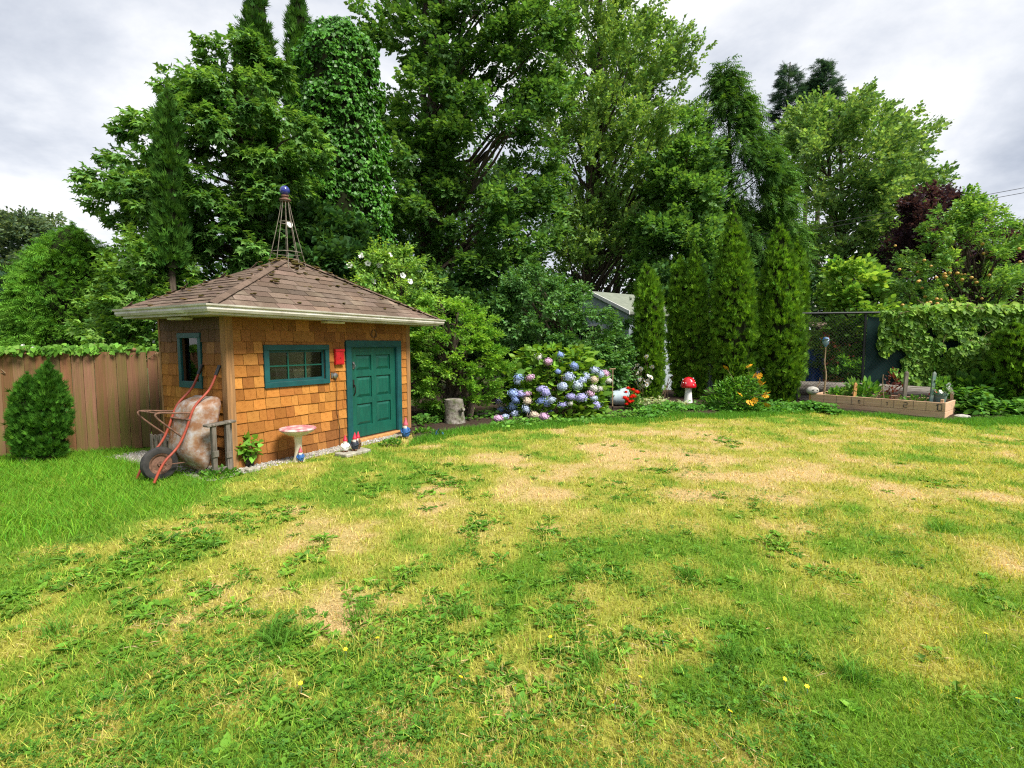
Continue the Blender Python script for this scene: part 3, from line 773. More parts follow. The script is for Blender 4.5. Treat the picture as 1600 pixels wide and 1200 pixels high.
# small yellow lawn flowers
V_, F_ = [], []
for i in range(6):
    a = i * 1.047; c_, s_ = math.cos(a), math.sin(a); b = len(V_)
    V_ += [(0, 0, 0), (.8*c_ - .35*s_, .8*s_ + .35*c_, .25), (1.05*c_, 1.05*s_, .3), (.8*c_ + .35*s_, .8*s_ - .35*c_, .25)]; F_.append((b, b+1, b+2, b+3))
yfm = bpy.data.meshes.new('petals'); yfm.from_pydata(V_, [], F_); yfm.materials.append(mat('yellow petal', (.80, .62, .02), (.70, .50, .01), rough=.6))
for xp, yp in ((1000,1075),(860,1010),(935,965),(1225,1078),(1260,1090),(1140,1130),(805,1090),(540,1030),(470,1085),(960,1115),(1590,1110),(590,1012),(1272,677),(1540,1005),(720,1075),(1035,1015)):
    c = ground(xp, yp); t = thing('lawn_flower', 'tiny yellow flower among the clover in the lawn', 'flower', c, 0, 'yellow flowers in the lawn')
    o = obj('petals', yfm, t); o.location = (0, 0, .055); o.scale = (.011, .011, .011); o.rotation_euler = (rng.normal(.35, .25), rng.normal(0, .25), rng.random() * 6)
    G().tube([(0, 0, -.01), (.004, 0, .03), (0, 0, .056)], .0016, 4).build('stem', M['greenstake'], t)

# ================================================================== SHED
shed = thing('garden_shed', 'small cedar shingled garden shed with green door and brown hipped roof', 'shed', A, SA)
WX0, WX1, WZ0, WZ1 = .578, 1.535, 1.115, 1.568      # glass opening of the front window
WT = .075
DX0, DX1, DZ0, DZ1 = 2.055, 3.145, .065, 1.605
LW0, LW1, LZ0, LZ1 = .60, 1.02, 1.145, 1.735        # left window opening along y
g = G()
for lo, hi in [((0,0,0),(SW,.09,WZ0)), ((0,0,WZ1),(SW,.09,SH)), ((0,0,WZ0),(WX0,.09,WZ1)), ((WX1,0,WZ0),(DX0,.09,WZ1))]:
    lo = list(lo); hi = list(hi)
    if hi[0] == SW:
        if lo[2] == 0:
            g.box(lo, (DX0, .09, hi[2])); g.box((DX1, 0, 0), hi); g.box((DX0, 0, 0), (DX1, .09, DZ0))
        else:
            g.box(lo, (DX0, .09, hi[2])); g.box((DX1, 0, WZ1), hi); g.box((DX0, 0, DZ1), (DX1, .09, SH))
    else: g.box(lo, hi)
g.box((DX1, 0, WZ0), (SW, .09, WZ1))
g.build('wall', M['wallback'], shed)
g = G()
g.box((0, .09, 0), (.09, LW0, SH)); g.box((0, LW1, 0), (.09, SD, SH)); g.box((0, LW0, 0), (.09, LW1, LZ0)); g.box((0, LW0, LZ1), (.09, LW1, SH))
g.build('wall', M['wallback'], shed)
G().box((.09, SD - .09, 0), (SW - .09, SD, SH)).build('wall', M['inside'], shed)
G().box((SW - .09, .09, 0), (SW, SD, SH)).build('wall', M['wallback'], shed)
G().box((.09, .09, -.01), (SW - .09, SD - .09, .05)).build('floor', M['inside'], shed)

# cedar shingles, each a wedge
def wedge(seed):
    r = np.random.default_rng(seed)
    # x 0..1, y outward negative, z 0..1
    j = r.uniform(-.03, .03, 2)
    V = [(0,-1,j[0]),(1,-1,j[1]),(1,0,j[1]),(0,0,j[0]),(0,-.35,1.12),(1,-.35,1.12),(1,0,1.12),(0,0,1.12)]
    me = bpy.data.meshes.new('shingle'); me.from_pydata(V, [], box_vf((0,0,0),(1,1,1))[1]); me.materials.append(M['shingle']); return me
WM = [wedge(i) for i in range(8)]
EXPO = SH / 13.35
nsh = [0]
def lay_shingles(length, hole_list, x0, x1, put, seed, top_dark):
    r = np.random.default_rng(seed)
    z = -.02; row = 0
    while z < SH - .02:
        zt = min(z + EXPO, SH)
        x = x0
        while x < x1 - .01:
            wdt = r.uniform(.10, .25)
            if x1 - (x + wdt) < .06: wdt = x1 - x
            segs = [(x, x + wdt, z, zt)]
            for hx0, hx1, hz0, hz1 in hole_list:
                new = []
                for a, b, c, d in segs:
                    if b <= hx0 or a >= hx1 or d <= hz0 or c >= hz1: new.append((a, b, c, d)); continue
                    if a < hx0: new.append((a, hx0, c, d))
                    if b > hx1: new.append((hx1, b, c, d))
                    aa, bb = max(a, hx0), min(b, hx1)
                    if d > hz1: new.append((aa, bb, hz1, d))
                    if c < hz0: new.append((aa, bb, c, hz0))
                segs = new
            for a, b, c, d in segs:
                if b - a < .02 or d - c < .02: continue
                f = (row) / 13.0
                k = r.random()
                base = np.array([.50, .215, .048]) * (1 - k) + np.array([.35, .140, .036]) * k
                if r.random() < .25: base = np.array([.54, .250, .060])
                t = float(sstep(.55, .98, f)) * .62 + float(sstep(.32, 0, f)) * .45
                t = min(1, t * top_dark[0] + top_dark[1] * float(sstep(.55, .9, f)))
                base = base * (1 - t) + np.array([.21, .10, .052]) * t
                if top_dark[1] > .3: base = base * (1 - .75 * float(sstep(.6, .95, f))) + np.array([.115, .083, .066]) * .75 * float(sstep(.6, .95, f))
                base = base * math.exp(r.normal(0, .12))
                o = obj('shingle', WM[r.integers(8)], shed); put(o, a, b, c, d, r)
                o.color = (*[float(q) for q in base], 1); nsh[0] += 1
            x += wdt
        z = zt; row += 1
def putf(o, a, b, c, d, r):
    o.location = (a + .0012, -.0, c + r.uniform(-.003, .003)); o.scale = (b - a - .006, .021 + r.uniform(-.003, .004), (d - c))
def putl(o, a, b, c, d, r):
    o.location = (0, b - .0012, c + r.uniform(-.003, .003)); o.scale = (b - a - .006, .021 + r.uniform(-.003, .004), (d - c)); o.rotation_euler = (0, 0, -math.pi / 2)
HF = [(WX0 - WT, WX1 + WT, WZ0 - WT, WZ1 + WT), (DX0 - .11, DX1 + .11, -1, DZ1 + .11)]
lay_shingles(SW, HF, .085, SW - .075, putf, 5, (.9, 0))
HL = [(LW0 - .07, LW1 + .07, LZ0 - .07, LZ1 + .07)]
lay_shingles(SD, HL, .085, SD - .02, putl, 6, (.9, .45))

# corner boards
G().box((-.024, -.024, 0), (.085, 0, SH)).box((-.024, 0, 0), (0, .085, SH)).build('corner_board', M['board'], shed, bevel=.003)
G().box((SW - .075, -.024, 0), (SW + .024, 0, SH)).box((SW, 0, 0), (SW + .024, .085, SH)).build('corner_board', M['board'], shed, bevel=.003)
G().box((-.022, SD - .02, 0), (.02, SD + .022, SH)).build('corner_board', M['board'], shed, bevel=.003)

# front window
win = G()
for lo, hi in [((WX0-WT,-.040,WZ0-WT),(WX1+WT,0,WZ0)), ((WX0-WT,-.040,WZ1),(WX1+WT,0,WZ1+WT)), ((WX0-WT,-.038,WZ0),(WX0,0,WZ1)), ((WX1,-.038,WZ0),(WX1+WT,0,WZ1))]: win.box(lo, hi)
win = win.build('window', M['teal'], shed, bevel=.004)
tag(win, 'teal framed six pane window beside the door')
sg = G()
for lo, hi in [((WX0,.012,WZ0),(WX1,.045,WZ0+.035)), ((WX0,.012,WZ1-.035),(WX1,.045,WZ1)), ((WX0,.012,WZ0+.035),(WX0+.035,.045,WZ1-.035)), ((WX1-.035,.012,WZ0+.035),(WX1,.045,WZ1-.035))]: sg.box(lo, hi)
sg.build('sash', M['teal'], win)
pw = (WX1 - WX0 - .07); phh = (WZ1 - WZ0 - .07); zm = (WZ0 + WZ1) / 2
for i in (1, 2):
    xm = WX0 + .035 + pw * i / 3
    G().box((xm - .010, .014, WZ0 + .035), (xm + .010, .043, WZ1 - .035)).build('muntin', M['green'], win)
for i in range(3):
    xa = WX0 + .035 + pw * i / 3 + (.010 if i else 0); xb = WX0 + .035 + pw * (i + 1) / 3 - (.010 if i < 2 else 0)
    G().box((xa, .016, zm - .010), (xb, .041, zm + .010)).build('muntin', M['green'], win)
    for za_, zb_ in ((WZ0 + .035, zm - .010), (zm + .010, WZ1 - .035)):
        G().box((xa, .026, za_), (xb, .030, zb_)).build('pane', M['glass'], win)
# left window
w2 = G(); F_ = .07
for lo, hi in [((-.036,LW0-F_,LZ0-F_-.02),(0,LW1+F_,LZ0)), ((-.036,LW0-F_,LZ1),(0,LW1+F_,LZ1+F_)), ((-.034,LW0-F_,LZ0),(0,LW0,LZ1)), ((-.034,LW1,LZ0),(0,LW1+F_,LZ1))]: w2.box(lo, hi)
w2 = w2.build('window', M['teal'], shed, bevel=.004); tag(w2, 'narrow dark teal framed window in the side wall')
G().box((.030, LW0, LZ0), (.034, LW1, LZ1)).build('pane', M['glass'], w2)

# door
dr_f = G()
for lo, hi in [((DX0-.11,-.042,DZ0-.06),(DX0,0,DZ1)), ((DX1,-.042,DZ0-.06),(DX1+.11,0,DZ1)), ((DX0-.11,-.044,DZ1),(DX1+.11,0,DZ1+.11)),
               ((DX0,-.03,DZ0),(DX0+.012,.085,DZ1)), ((DX1-.012,-.03,DZ0),(DX1,.085,DZ1)), ((DX0+.012,-.03,DZ1-.012),(DX1-.012,.085,DZ1))]: dr_f.box(lo, hi)
dr_f.build('door_frame', M['teal'], shed, bevel=.003)
x0, x1, z0, z1 = DX0 + .014, DX1 - .014, DZ0 + .01, DZ1 - .014
dg = G(); yb = .050; yf = .012
dg.box((x0, .038, z0), (x1, .060, z1))
stile = .125; mid = (x0 + x1) / 2
rails = [(z0, z0 + .19), (z0 + .565, z0 + .665), (z0 + 1.03, z0 + 1.13), (z1 - .12, z1)]
dg.box((x0, yf, z0), (x0 + stile, .038, z1)); dg.box((x1 - stile, yf, z0), (x1, .038, z1)); dg.box((mid - .055, yf + .0015, z0), (mid + .055, .038, z1))
for a, b in rails:
    dg.box((x0 + stile, yf + .0008, a), (mid - .055, .038, b)); dg.box((mid + .055, yf + .0008, a), (x1 - stile, .038, b))
door = dg.build('door', M['green'], shed)
for i in range(3):
    za_, zb_ = rails[i][1], rails[i + 1][0]
    for a, b in ((x0 + stile, mid - .055), (mid + .055, x1 - stile)):
        m_ = .016
        V = [(a+m_,.037,za_+m_),(b-m_,.037,za_+m_),(b-m_,.037,zb_-m_),(a+m_,.037,zb_-m_)]
        q = .06
        V += [(a+q,.018,za_+q),(b-q,.018,za_+q),(b-q,.018,zb_-q),(a+q,.018,zb_-q)]
        G().add(V, [(3,2,1,0),(4,5,6,7),(0,1,5,4),(1,2,6,5),(2,3,7,6),(3,0,4,7)]).build('panel', M['green'], door)
hx = x0 + .06
G().tube([(hx, yf, .98), (hx, yf - .03, .97), (hx + .005, yf - .042, .91), (hx + .004, yf - .035, .84), (hx, yf - .004, .80)], [.010, .009, .009, .009, .012], 8).box((hx - .017, yf - .005, .93), (hx + .017, yf, 1.06)).build('handle', M['iron'], door, smooth=True)
G().box((hx - .02, yf - .012, 1.24), (hx + .02, yf, 1.36)).ball((hx, yf - .018, 1.33), .018).tube([(hx, yf - .02, 1.34), (hx - .016, yf - .034, 1.30), (hx, yf - .036, 1.25), (hx + .016, yf - .034, 1.30), (hx, yf - .02, 1.34)], .006, 6).build('knocker', M['steel'], door, smooth=True)
G().box((DX0 - .06, -.10, 0), (DX1 + .05, -.001, .055)).build('door_sill', M['stakewood'], shed, bevel=.006)

# roof
OV = .42; OB = .06; ZE = 2.115
RC = [(-OV, -OV), (SW + OV, -OV), (SW + OV, SD + OB), (-OV, SD + OB)]
AP0, AP1 = Vector((SW/2 - .26, SD/2 - .02, 3.0)), Vector((SW/2 - .08, SD/2 - .02, 3.0))
rb = G()
c4 = [Vector((x, y, ZE)) for x, y in RC]
V = [tuple(c) for c in c4] + [tuple(AP0), tuple(AP1)]
roofbase = rb.add(V, [(0,1,5,4),(1,2,5),(2,3,4,5),(3,0,4),(3,2,1,0)]).build('roof', M['roof'], shed)
def roof_face(a, b, tl, tr, expo, tabw, seed, as_parts):
    """tabs over the face with eave a->b and top tl..tr"""
    r = np.random.default_rng(seed)
    ex = (b - a).normalized(); n = ex.cross(((tl + tr) / 2) - a).normalized()
    if n.z < 0: n = -n
    up = n.cross(ex).normalized()
    if up.z < 0: up = -up
    Ls = (tl - a).dot(up); le = (b - a).length
    sl0, sr0 = (tl - a).dot(ex), (tr - a).dot(ex)
    L_ = lambda t: sl0 * t / Ls
    R_ = lambda t: le + (sr0 - le) * t / Ls
    rows = int(math.ceil(Ls / expo)); joined = G()
    for i in range(rows):
        t0 = i * expo - .012; t1 = min((i + 1) * expo + .03, Ls)
        s = -tabw * (.5 if i % 2 else .0) + r.uniform(-.05, .05) - .02
        while s < le:
            w_ = tabw * r.uniform(.9, 1.08)
            sa, sb = s + .003, s + w_ - .003
            q0 = (max(sa, L_(max(t0, 0)) - .01), min(sb, R_(max(t0, 0)) + .01)); q1 = (max(sa, L_(t1)), min(sb, R_(t1)))
            s += w_
            if q0[1] - q0[0] < .03: continue
            if q1[1] < q1[0]:
                m_ = np.clip((q1[0] + q1[1]) / 2, q0[0], q0[1]); q1 = (m_ - .004, m_ + .004)
            lift = .016 + r.uniform(0, .006); low = .004
            pts = []
            jz = r.uniform(-.006, .006)
            for (sx, tx, hh) in ((q0[0], t0 + jz, lift), (q0[1], t0 + jz, lift), (q1[1], t1, low + .003), (q1[0], t1, low + .003)):
                pts.append(a + ex * sx + up * tx + n * hh)
            V = [tuple(p) for p in pts] + [tuple(p - n * (.008 if k < 2 else .004)) for k, p in enumerate(pts)]
            F = [(0,1,2,3),(7,6,5,4),(0,4,5,1),(1,5,6,2),(2,6,7,3),(3,7,4,0)]
            if as_parts:
                me = bpy.data.meshes.new('roof_shingle'); me.from_pydata(V, [], F); me.materials.append(M['roof'])
                o = obj('roof_shingle', me, roofbase); k = math.exp(r.normal(0, .17)); o.color = (k * r.uniform(.96, 1.06), k, k * r.uniform(.94, 1.03), 1)
            else: joined.add(V, F)
    if not as_parts:
        tag(joined.build('roof_shingle_field', M['roof'], roofbase), kind='stuff')
roof_face(c4[0], c4[1], AP0, AP1, .135, .30, 1, True)
roof_face(c4[3], c4[0], AP0, AP0, .135, .30, 2, True)
roof_face(c4[1], c4[2], AP1, AP1, .135, .30, 3, False)
roof_face(c4[2], c4[3], AP1, AP0, .135, .30, 4, False)
# hip caps
capme = bpy.data.meshes.new('ridge_cap')
cv = [(-.075,0,-.022),(0,0,.006),(.075,0,-.022),(-.068,.25,-.036),(0,.25,-.008),(.068,.25,-.036)]
cv2 = [(x, y, z - .008) for x, y, z in cv]
capme.from_pydata(cv + cv2, [], [(0,1,4,3),(1,2,5,4),(9,10,7,6),(10,11,8,7),(0,6,7,1),(1,7,8,2),(0,3,9,6),(2,8,11,5)]); capme.materials.append(M['roof'])
rr_ = np.random.default_rng(9)
for c, ap in ((c4[0], AP0), (c4[1], AP1), (c4[3], AP0), (c4[2], AP1)):
    d_ = (ap - c); L0 = d_.length; d_.normalize(); nst = int(L0 / .2)
    upv = Vector((0, 0, 1)); xv = d_.cross(upv).normalized(); zv = xv.cross(d_).normalized()
    for i in range(nst):
        o = obj('ridge_cap', capme, roofbase)
        p = c + d_ * (i * .2 + .01) + zv * .026
        o.matrix_local = Matrix.Translation(p) @ Matrix((xv, d_, zv)).transposed().to_4x4() @ Matrix.Rotation(R(3), 4, 'X')
        k = math.exp(rr_.normal(0, .15)); o.color = (k, k * .97, k * .95, 1)
o = obj('ridge_cap', capme, roofbase); o.matrix_local = Matrix.Translation((AP0 + AP1) / 2 + Vector((.13, 0, .04))) @ Matrix.Rotation(R(90), 4, 'Z'); o.color = (.9, .9, .85, 1)
# fascia, gutter, soffit
outv = [(-1, -1), (1, -1), (1, 1), (-1, 1)]
G().sweep([(-.03, ZE - .115), (0, ZE - .115), (0, ZE - .004), (-.03, ZE - .004)], RC, outv).build('fascia', M['gutter'], shed)
G().sweep([(.002, ZE - .085), (.055, ZE - .085), (.072, ZE - .055), (.068, ZE - .030), (.088, ZE - .014), (.092, ZE + .006), (.084, ZE + .006), (.080, ZE - .010), (.058, ZE - .026), (.060, ZE - .052), (.048, ZE - .074), (.010, ZE - .074), (.010, ZE - .004), (.002, ZE - .004)], RC, outv).build('gutter', M['gutter'], shed)
V = [(x, y, ZE - .10) for x, y in RC]; i_ = .03
V = [(-OV + i_, -OV + i_), (SW + OV - i_, -OV + i_), (SW + OV - i_, SD + OB - i_), (-OV + i_, SD + OB - i_)]
G().add([(x, y, ZE - .108) for x, y in V] + [(x, y, ZE - .098) for x, y in V], box_vf((0,0,0),(1,1,1))[1]).build('soffit', M['soffit'], shed)
# square soffit lights
for lx, ly, rot in ((onfront(519, 498, -.22)[0], -.24, 0), (-.22, .62, math.pi / 2)):
    G().box((-.17, -.075, -.035), (.17, .075, 0)).build('soffit_light', M['lamp'], shed, bevel=.008).matrix_local = Matrix.Translation((lx, ly, ZE - .113)) @ Matrix.Rotation(rot, 4, 'Z')
# dead leaves and moss on the roof
n = 420; g = G(); rq = np.random.default_rng(4)
def face_pt(a, b, tl, tr):
    t = rq.random() ** .8; s = rq.random(); return (a * (1 - s) + b * s) * (1 - t) + (tl * (1 - s) + tr * s) * t
for i in range(150):
    hip = rq.random() < .55
    if hip:
        c, ap = (c4[1], AP1) if rq.random() < .7 else (c4[3], AP0); t = rq.random() ** .7
        p = c * (1 - t) + ap * t + Vector((rq.normal(0, .06), rq.normal(0, .06), 0)); p.z += .012
    else:
        p = face_pt(c4[0], c4[1], AP0, AP1) if rq.random() < .75 else face_pt(c4[3], c4[0], AP0, AP0); p.z += .026
    for q in range(rq.integers(1, 4)):
        s_ = rq.uniform(.012, .035)
        g.ball((p.x + rq.normal(0, .03), p.y + rq.normal(0, .03), p.z + rq.uniform(-.004, .008)), s_, (1.3, 1.0, .35), 6, 4)
for i in range(60):
    p = AP0.lerp(AP1, rq.random()) + Vector((rq.normal(0, .13), rq.normal(0, .10), 0)); p.z += .045 - .45 * abs(p.y - SD / 2) - .25 * abs(p.x - AP0.x)
    g.ball(p, rq.uniform(.02, .05), (1.3, 1.0, .4), 6, 4)
tag(g.build('moss', M['moss'], roofbase), kind='stuff')

# pale cabinet seen through the shed window
cb = thing('cabinet', 'pale old cabinet standing inside the shed behind the six pane window', 'cabinet', sh(1.12, .17, .05), SA)
G().box((0, 0, 0), (.75, .45, 1.19)).build('body', M['soffit'], cb, bevel=.01)
G().box((-.04, -.04, 1.19), (.79, .48, 1.23)).build('top', M['cream'], cb, bevel=.008)
for i in range(3): G().box((.05, -.015, .12 + i * .34), (.70, 0, .42 + i * .34)).build('drawer', M['cream'], cb, bevel=.006)

# ---- things hung on the shed
a_, b_ = onfront(520, 545.5), onfront(534, 569.5)
rx = thing('wall_box', 'small bright red metal box hung between window and door', 'box', sh((a_[0] + b_[0]) / 2, -.018, b_[1]), SA)
hw, hh = (b_[0] - a_[0]) / 2, .245
G().box((-hw, -.05, 0), (hw, 0, hh)).build('body', M['red'], rx, bevel=.006)
G().box((-hw + .012, -.056, .014), (hw - .012, -.0505, hh - .05)).build('door', M['red'], rx, bevel=.002)
G().box((-hw - .006, -.060, hh - .035), (hw + .006, -.002, hh + .006)).build('lid', M['red'], rx, bevel=.004)
G().ball((0, -.058, hh * .45), .008).build('knob', M['iron'], rx)
a_ = onfront(521.5, 587)
ot = thing('electric_outlet', 'round grey outdoor outlet cover with a brown cable hanging below', 'outlet', sh(a_[0], -.02, a_[1]), SA)
Mx = Matrix.Rotation(R(90), 4, 'X')
G().lathe([(.05, 0), (.05, .012), (.042, .03), (.02, .038), (0.0, .039)], 20, Mx).build('cover', M['steel'], ot, smooth=True)
G().box((-.075, -.018, -.03), (-.045, 0, .05)).build('clip', M['steel'], ot, bevel=.003)
b_ = onfront(530.2, 699)
pts = []
for i in range(15):
    t = i / 14; pts.append(((b_[0] - a_[0]) * t ** 1.2 + .018 * math.sin(t * 11), -.012 - .006 * math.sin(t * 7), -.045 - (a_[1] - .03) * t))
G().tube(pts, .0045, 6).build('cable', M['cable'], ot, smooth=True)
a_ = onfront(582.6, 521)
hs = thing('horseshoe', 'rusty horseshoe nailed above the green door', 'horseshoe', sh(a_[0], -.02, a_[1] - .075), SA)
pts = [(math.sin(t) * (.062 if abs(t) < 1.6 else .066 - .010 * abs(t)), -.006, .075 - math.cos(t) * .075) for t in np.linspace(-2.55, 2.55, 19)]
G().tube(pts, [.008] + [.0105] * 17 + [.008], 6).build('shoe', M['rust'], hs, smooth=True)
G().ball((.05, -.016, .03), .005).ball((-.05, -.016, .03), .005).ball((.0, -.016, .0), .005).build('nail', M['iron'], hs)

# trellis tower on the roof
tb = sh(AP0.x + .03, AP0.y, AP0.z - .03)
topz = at(448, 312, tb[1])[2] - tb[2]
tw = thing('trellis_tower', 'rusty wire trellis tower standing on the shed roof peak', 'trellis', tb, SA)
nl = 8
for i in range(nl):
    a = 2 * math.pi * i / nl + .2
    r0 = .30 if i % 2 else .25; zb = -.10 - .05 * abs(math.cos(a)) - .10 * abs(math.sin(a))
    pts = [(math.cos(a) * (r0 * (1 - t) ** 1.15 + .055 * t ** .6), math.sin(a) * (r0 * (1 - t) ** 1.15 + .055 * t ** .6), zb * (1 - t) + (topz - .02) * t) for t in np.linspace(0, 1, 7)]
    G().tube(pts, .0052, 6).build('rod', M['trellis'], tw, smooth=True)
for zz_, r_ in ((.14, .235), (.62, .10), (topz - .03, .07)):
    G().tube([(math.cos(t) * r_, math.sin(t) * r_, zz_) for t in np.linspace(0, 2 * math.pi, 21)], .006, 5).build('ring', M['trellis'], tw, smooth=True)
G().lathe([(.085, 0), (.09, .012), (.085, .024), (.05, .026), (.045, .06), (.06, .065), (.06, .085)], 16, Matrix.Translation((0, 0, topz - .02))).build('cap', M['rust'], tw, smooth=True)
G().lathe([(.055, -.01), (.05, .008), (.0, .012)], 14, Matrix.Translation((0, -.09, .58)) @ Matrix.Rotation(R(80), 4, 'X')).build('medallion', M['white'], tw, smooth=True)
gb = thing('gazing_ball', 'blue glass gazing ball on top of the trellis tower', 'glass ball', tb + np.array([0, 0, topz + .065]), 0)
G().ball((0, 0, .075), .076, n=24, m=16).build('globe', M['gazing'], gb, smooth=True)
G().lathe([(.03, 0), (.035, .012), (.02, .02)], 14).build('collar', M['rust'], gb)

# ================================================================== FENCES
fu = (FR - FL) / np.linalg.norm(FR - FL); FA = math.atan2(fu[1], fu[0])
F0 = FL - fu * 1.7; flen = np.linalg.norm(FR - FL) + 2.15
FH = at(100, 551, float(FL[1] + (100 / 250) * (FR[1] - FL[1])))[2]
fence = thing('wooden_fence', 'reddish brown vertical board fence running up to the shed', 'fence', F0, FA)
bmes = []
for i in range(4):
    r = np.random.default_rng(i); me = bpy.data.meshes.new('board'); t = r.uniform(-.006, .006, 2)
    me.from_pydata(*[q if k else q for k, q in enumerate((box_vf((0, 0, 0), (1, .018, 1))[0], [], box_vf((0,0,0),(1,1,1))[1]))]); me.materials.append(M['fence']); bmes.append(me)
x = 0; rf = np.random.default_rng(3); bi = 0
while x < flen:
    wd_ = rf.uniform(.128, .146)
    o = obj('board', bmes[bi % 4], fence); o.location = (x, rf.uniform(-.006, .004), .01 + rf.uniform(-.012, .012)); o.scale = (wd_ - .007, 1, FH - .01 + rf.uniform(-.008, .008))
    o.rotation_euler = (0, rf.normal(0, .004), 0)
    k = .86 * math.exp(rf.normal(0, .13)); gq = rf.random() ** 2 * .16; o.color = (k * rf.uniform(.9, 1.15) * (1 - gq), k * (1 + .1 * gq), k * rf.uniform(.8, 1.05) * (1 - gq), 1)
    x += wd_; bi += 1
for z_ in (.25, FH - .25): G().box((0, .020, z_), (flen, .06, z_ + .09)).build('rail', M['fence'], fence)
for xp in (.3, 2.0, 3.33):
    p_ = G().box((xp, .021, 0), (xp + .09, .11, FH + .03)).build('post', M['fence'], fence)
    G().add([(xp-.02,.0,FH+.03),(xp+.11,.0,FH+.03),(xp+.11,.13,FH+.03),(xp-.02,.13,FH+.03),(xp-.02,.0,FH+.05),(xp+.11,.0,FH+.05),(xp+.11,.13,FH+.05),(xp-.02,.13,FH+.05),(xp+.045,.065,FH+.075)],
            [(3,2,1,0),(0,1,5,4),(1,2,6,5),(2,3,7,6),(3,0,4,7),(4,5,8),(5,6,8),(6,7,8),(7,4,8)]).build('post_cap', M['fence'], p_)

HEART = single(L_heart())
def vine(name, label, pos, out, size, dark, light, cat='vine', stems=None, base=(0,0,0), petal=None, group=None):
    root = thing(name, label, cat, base, 0, group); n = len(pos)
    Y_ = np.tile(np.array([0, 0, -1.0]), (n, 1)) + rng.normal(0, .45, (n, 3)) + out * .35
    foliage('foliage', HEART, pos, frames(Y_, out * 1.0 + np.array([0, 0, .45]), .35), size * rng.uniform(.55, 1.25, n), lerp(dark, light, rng.random(n)), M['leaf'], root, .2, base)
    g = G(); rs = np.random.default_rng(len(pos))
    for k in range(stems or 8):
        p = pos[rs.integers(n)]; pts = [p - np.array(base)]
        for q in range(5): pts.append(pts[-1] + np.array([rs.normal(0, .12), rs.normal(0, .02), rs.normal(-.02, .07)]))
        g.tube(pts, .005, 5)
    tag(g.build('stem', M['branchwood'], root), kind='stuff')
    return root
def flower_disc(npet, L, wd, seed, cup=.15):
    r = np.random.default_rng(seed); V = []; F = []
    for i in range(npet):
        a = 2 * math.pi * i / npet + r.normal(0, .08); c, s = math.cos(a), math.sin(a); b = len(V)
        for u, v, z in ((.12, 0, 0), (.6, wd, cup*.5), (1, wd*.5, cup), (1, -wd*.5, cup), (.6, -wd, cup*.5)): V.append(((u*c - v*s) * L, (u*s + v*c) * L, z * L + r.normal(0, .03) * L))
        F.append((b, b+1, b+2, b+3, b+4))
    return V, F
# bindweed along the fence top
n = 1500; t = rng.random(n) ** 1.0 * flen * np.where(rng.random(n) < .8, .72, 1.0)
topw = .05 + .05 * VN1(t, t * 0, 2.5, 3)
pos = F0 + fu * t[:, None] + np.stack([np.zeros(n), rng.normal(.05, .08, n), FH + .015 + rng.random(n) * topw * 1.7 - .02], 1)
bwv = vine('bindweed', 'green bindweed trailing along the top of the wooden fence', pos, np.tile([.2, -1, .4], (n, 1)), .075, (.08,.20,.02), (.17,.36,.045), base=F0 + np.array([0, 0.03, FH]))
for xp, yp in ((146, 546), (141, 550), (37, 541), (53, 545)):
    p = at(xp, yp, float(y_fence(at(xp, yp, 7.3)[0])) - .06)
    V, F = flower_disc(5, .032, .6, 1, .5); o = G().add(V, F).build('flower', M['trimwhite'], bwv); o.location = Vector(p) - bwv.location; o.rotation_euler = (R(75), 0, 0)

# chain link fence with windscreen
CL0, CL1 = at(1245, 491, 13.6), at(1680, 477, 12.3)
CL0[2] = CL1[2] = 0; cu = (CL1 - CL0) / np.linalg.norm(CL1 - CL0); CA = math.atan2(cu[1], cu[0]); clen = float(np.linalg.norm(CL1 - CL0))
def cl_at(px_):      # distance along the fence seen at that column
    r = ray(px_, 520); n_ = np.array([-cu[1], cu[0], 0]); t = (n_ @ (CL0 - CP)) / (n_ @ r); p = CP + r * t; return float((p - CL0) @ cu)
CH = at(1400, 488, float((CL0 + cu * cl_at(1400))[1]))[2]
cl = thing('chain_link_fence', 'black chain link fence with dark green windscreen behind the raised bed', 'fence', CL0, CA)
XS = cl_at(1352)
G().tube([(-.5, 0, CH), (clen, 0, CH)], .03, 8).build('top_rail', M['fencepipe'], cl, smooth=True)
for xp in (XS, cl_at(1512), cl_at(1650), .1): G().tube([(xp, .03, -.1), (xp, .03, CH - .03)], .035, 8).build('post', M['fencepipe'], cl, smooth=True)
nx_, nz_ = 40, 10; V = []; F = []
for j in range(nz_ + 1):
    for i in range(nx_ + 1):
        X_ = XS + .05 + (clen - XS - .05) * i / nx_; z_ = .12 + (CH - .22) * j / nz_
        V.append((X_, .035 + .02 * math.sin(i * 1.3) * math.sin(j * .9), z_ - .03 * abs(math.sin(i * .55)) * (j == nz_)))
for j in range(nz_):
    for i in range(nx_): F.append((j*(nx_+1)+i, j*(nx_+1)+i+1, (j+1)*(nx_+1)+i+1, (j+1)*(nx_+1)+i))
nb_ = len(V); V2 = [(x_, y_ + .004, z_) for x_, y_, z_ in V]
G().add(V, F).add(V2, F).build('windscreen', M['screen'], cl, smooth=True)
g = G(); sp = .085; wr = .0035
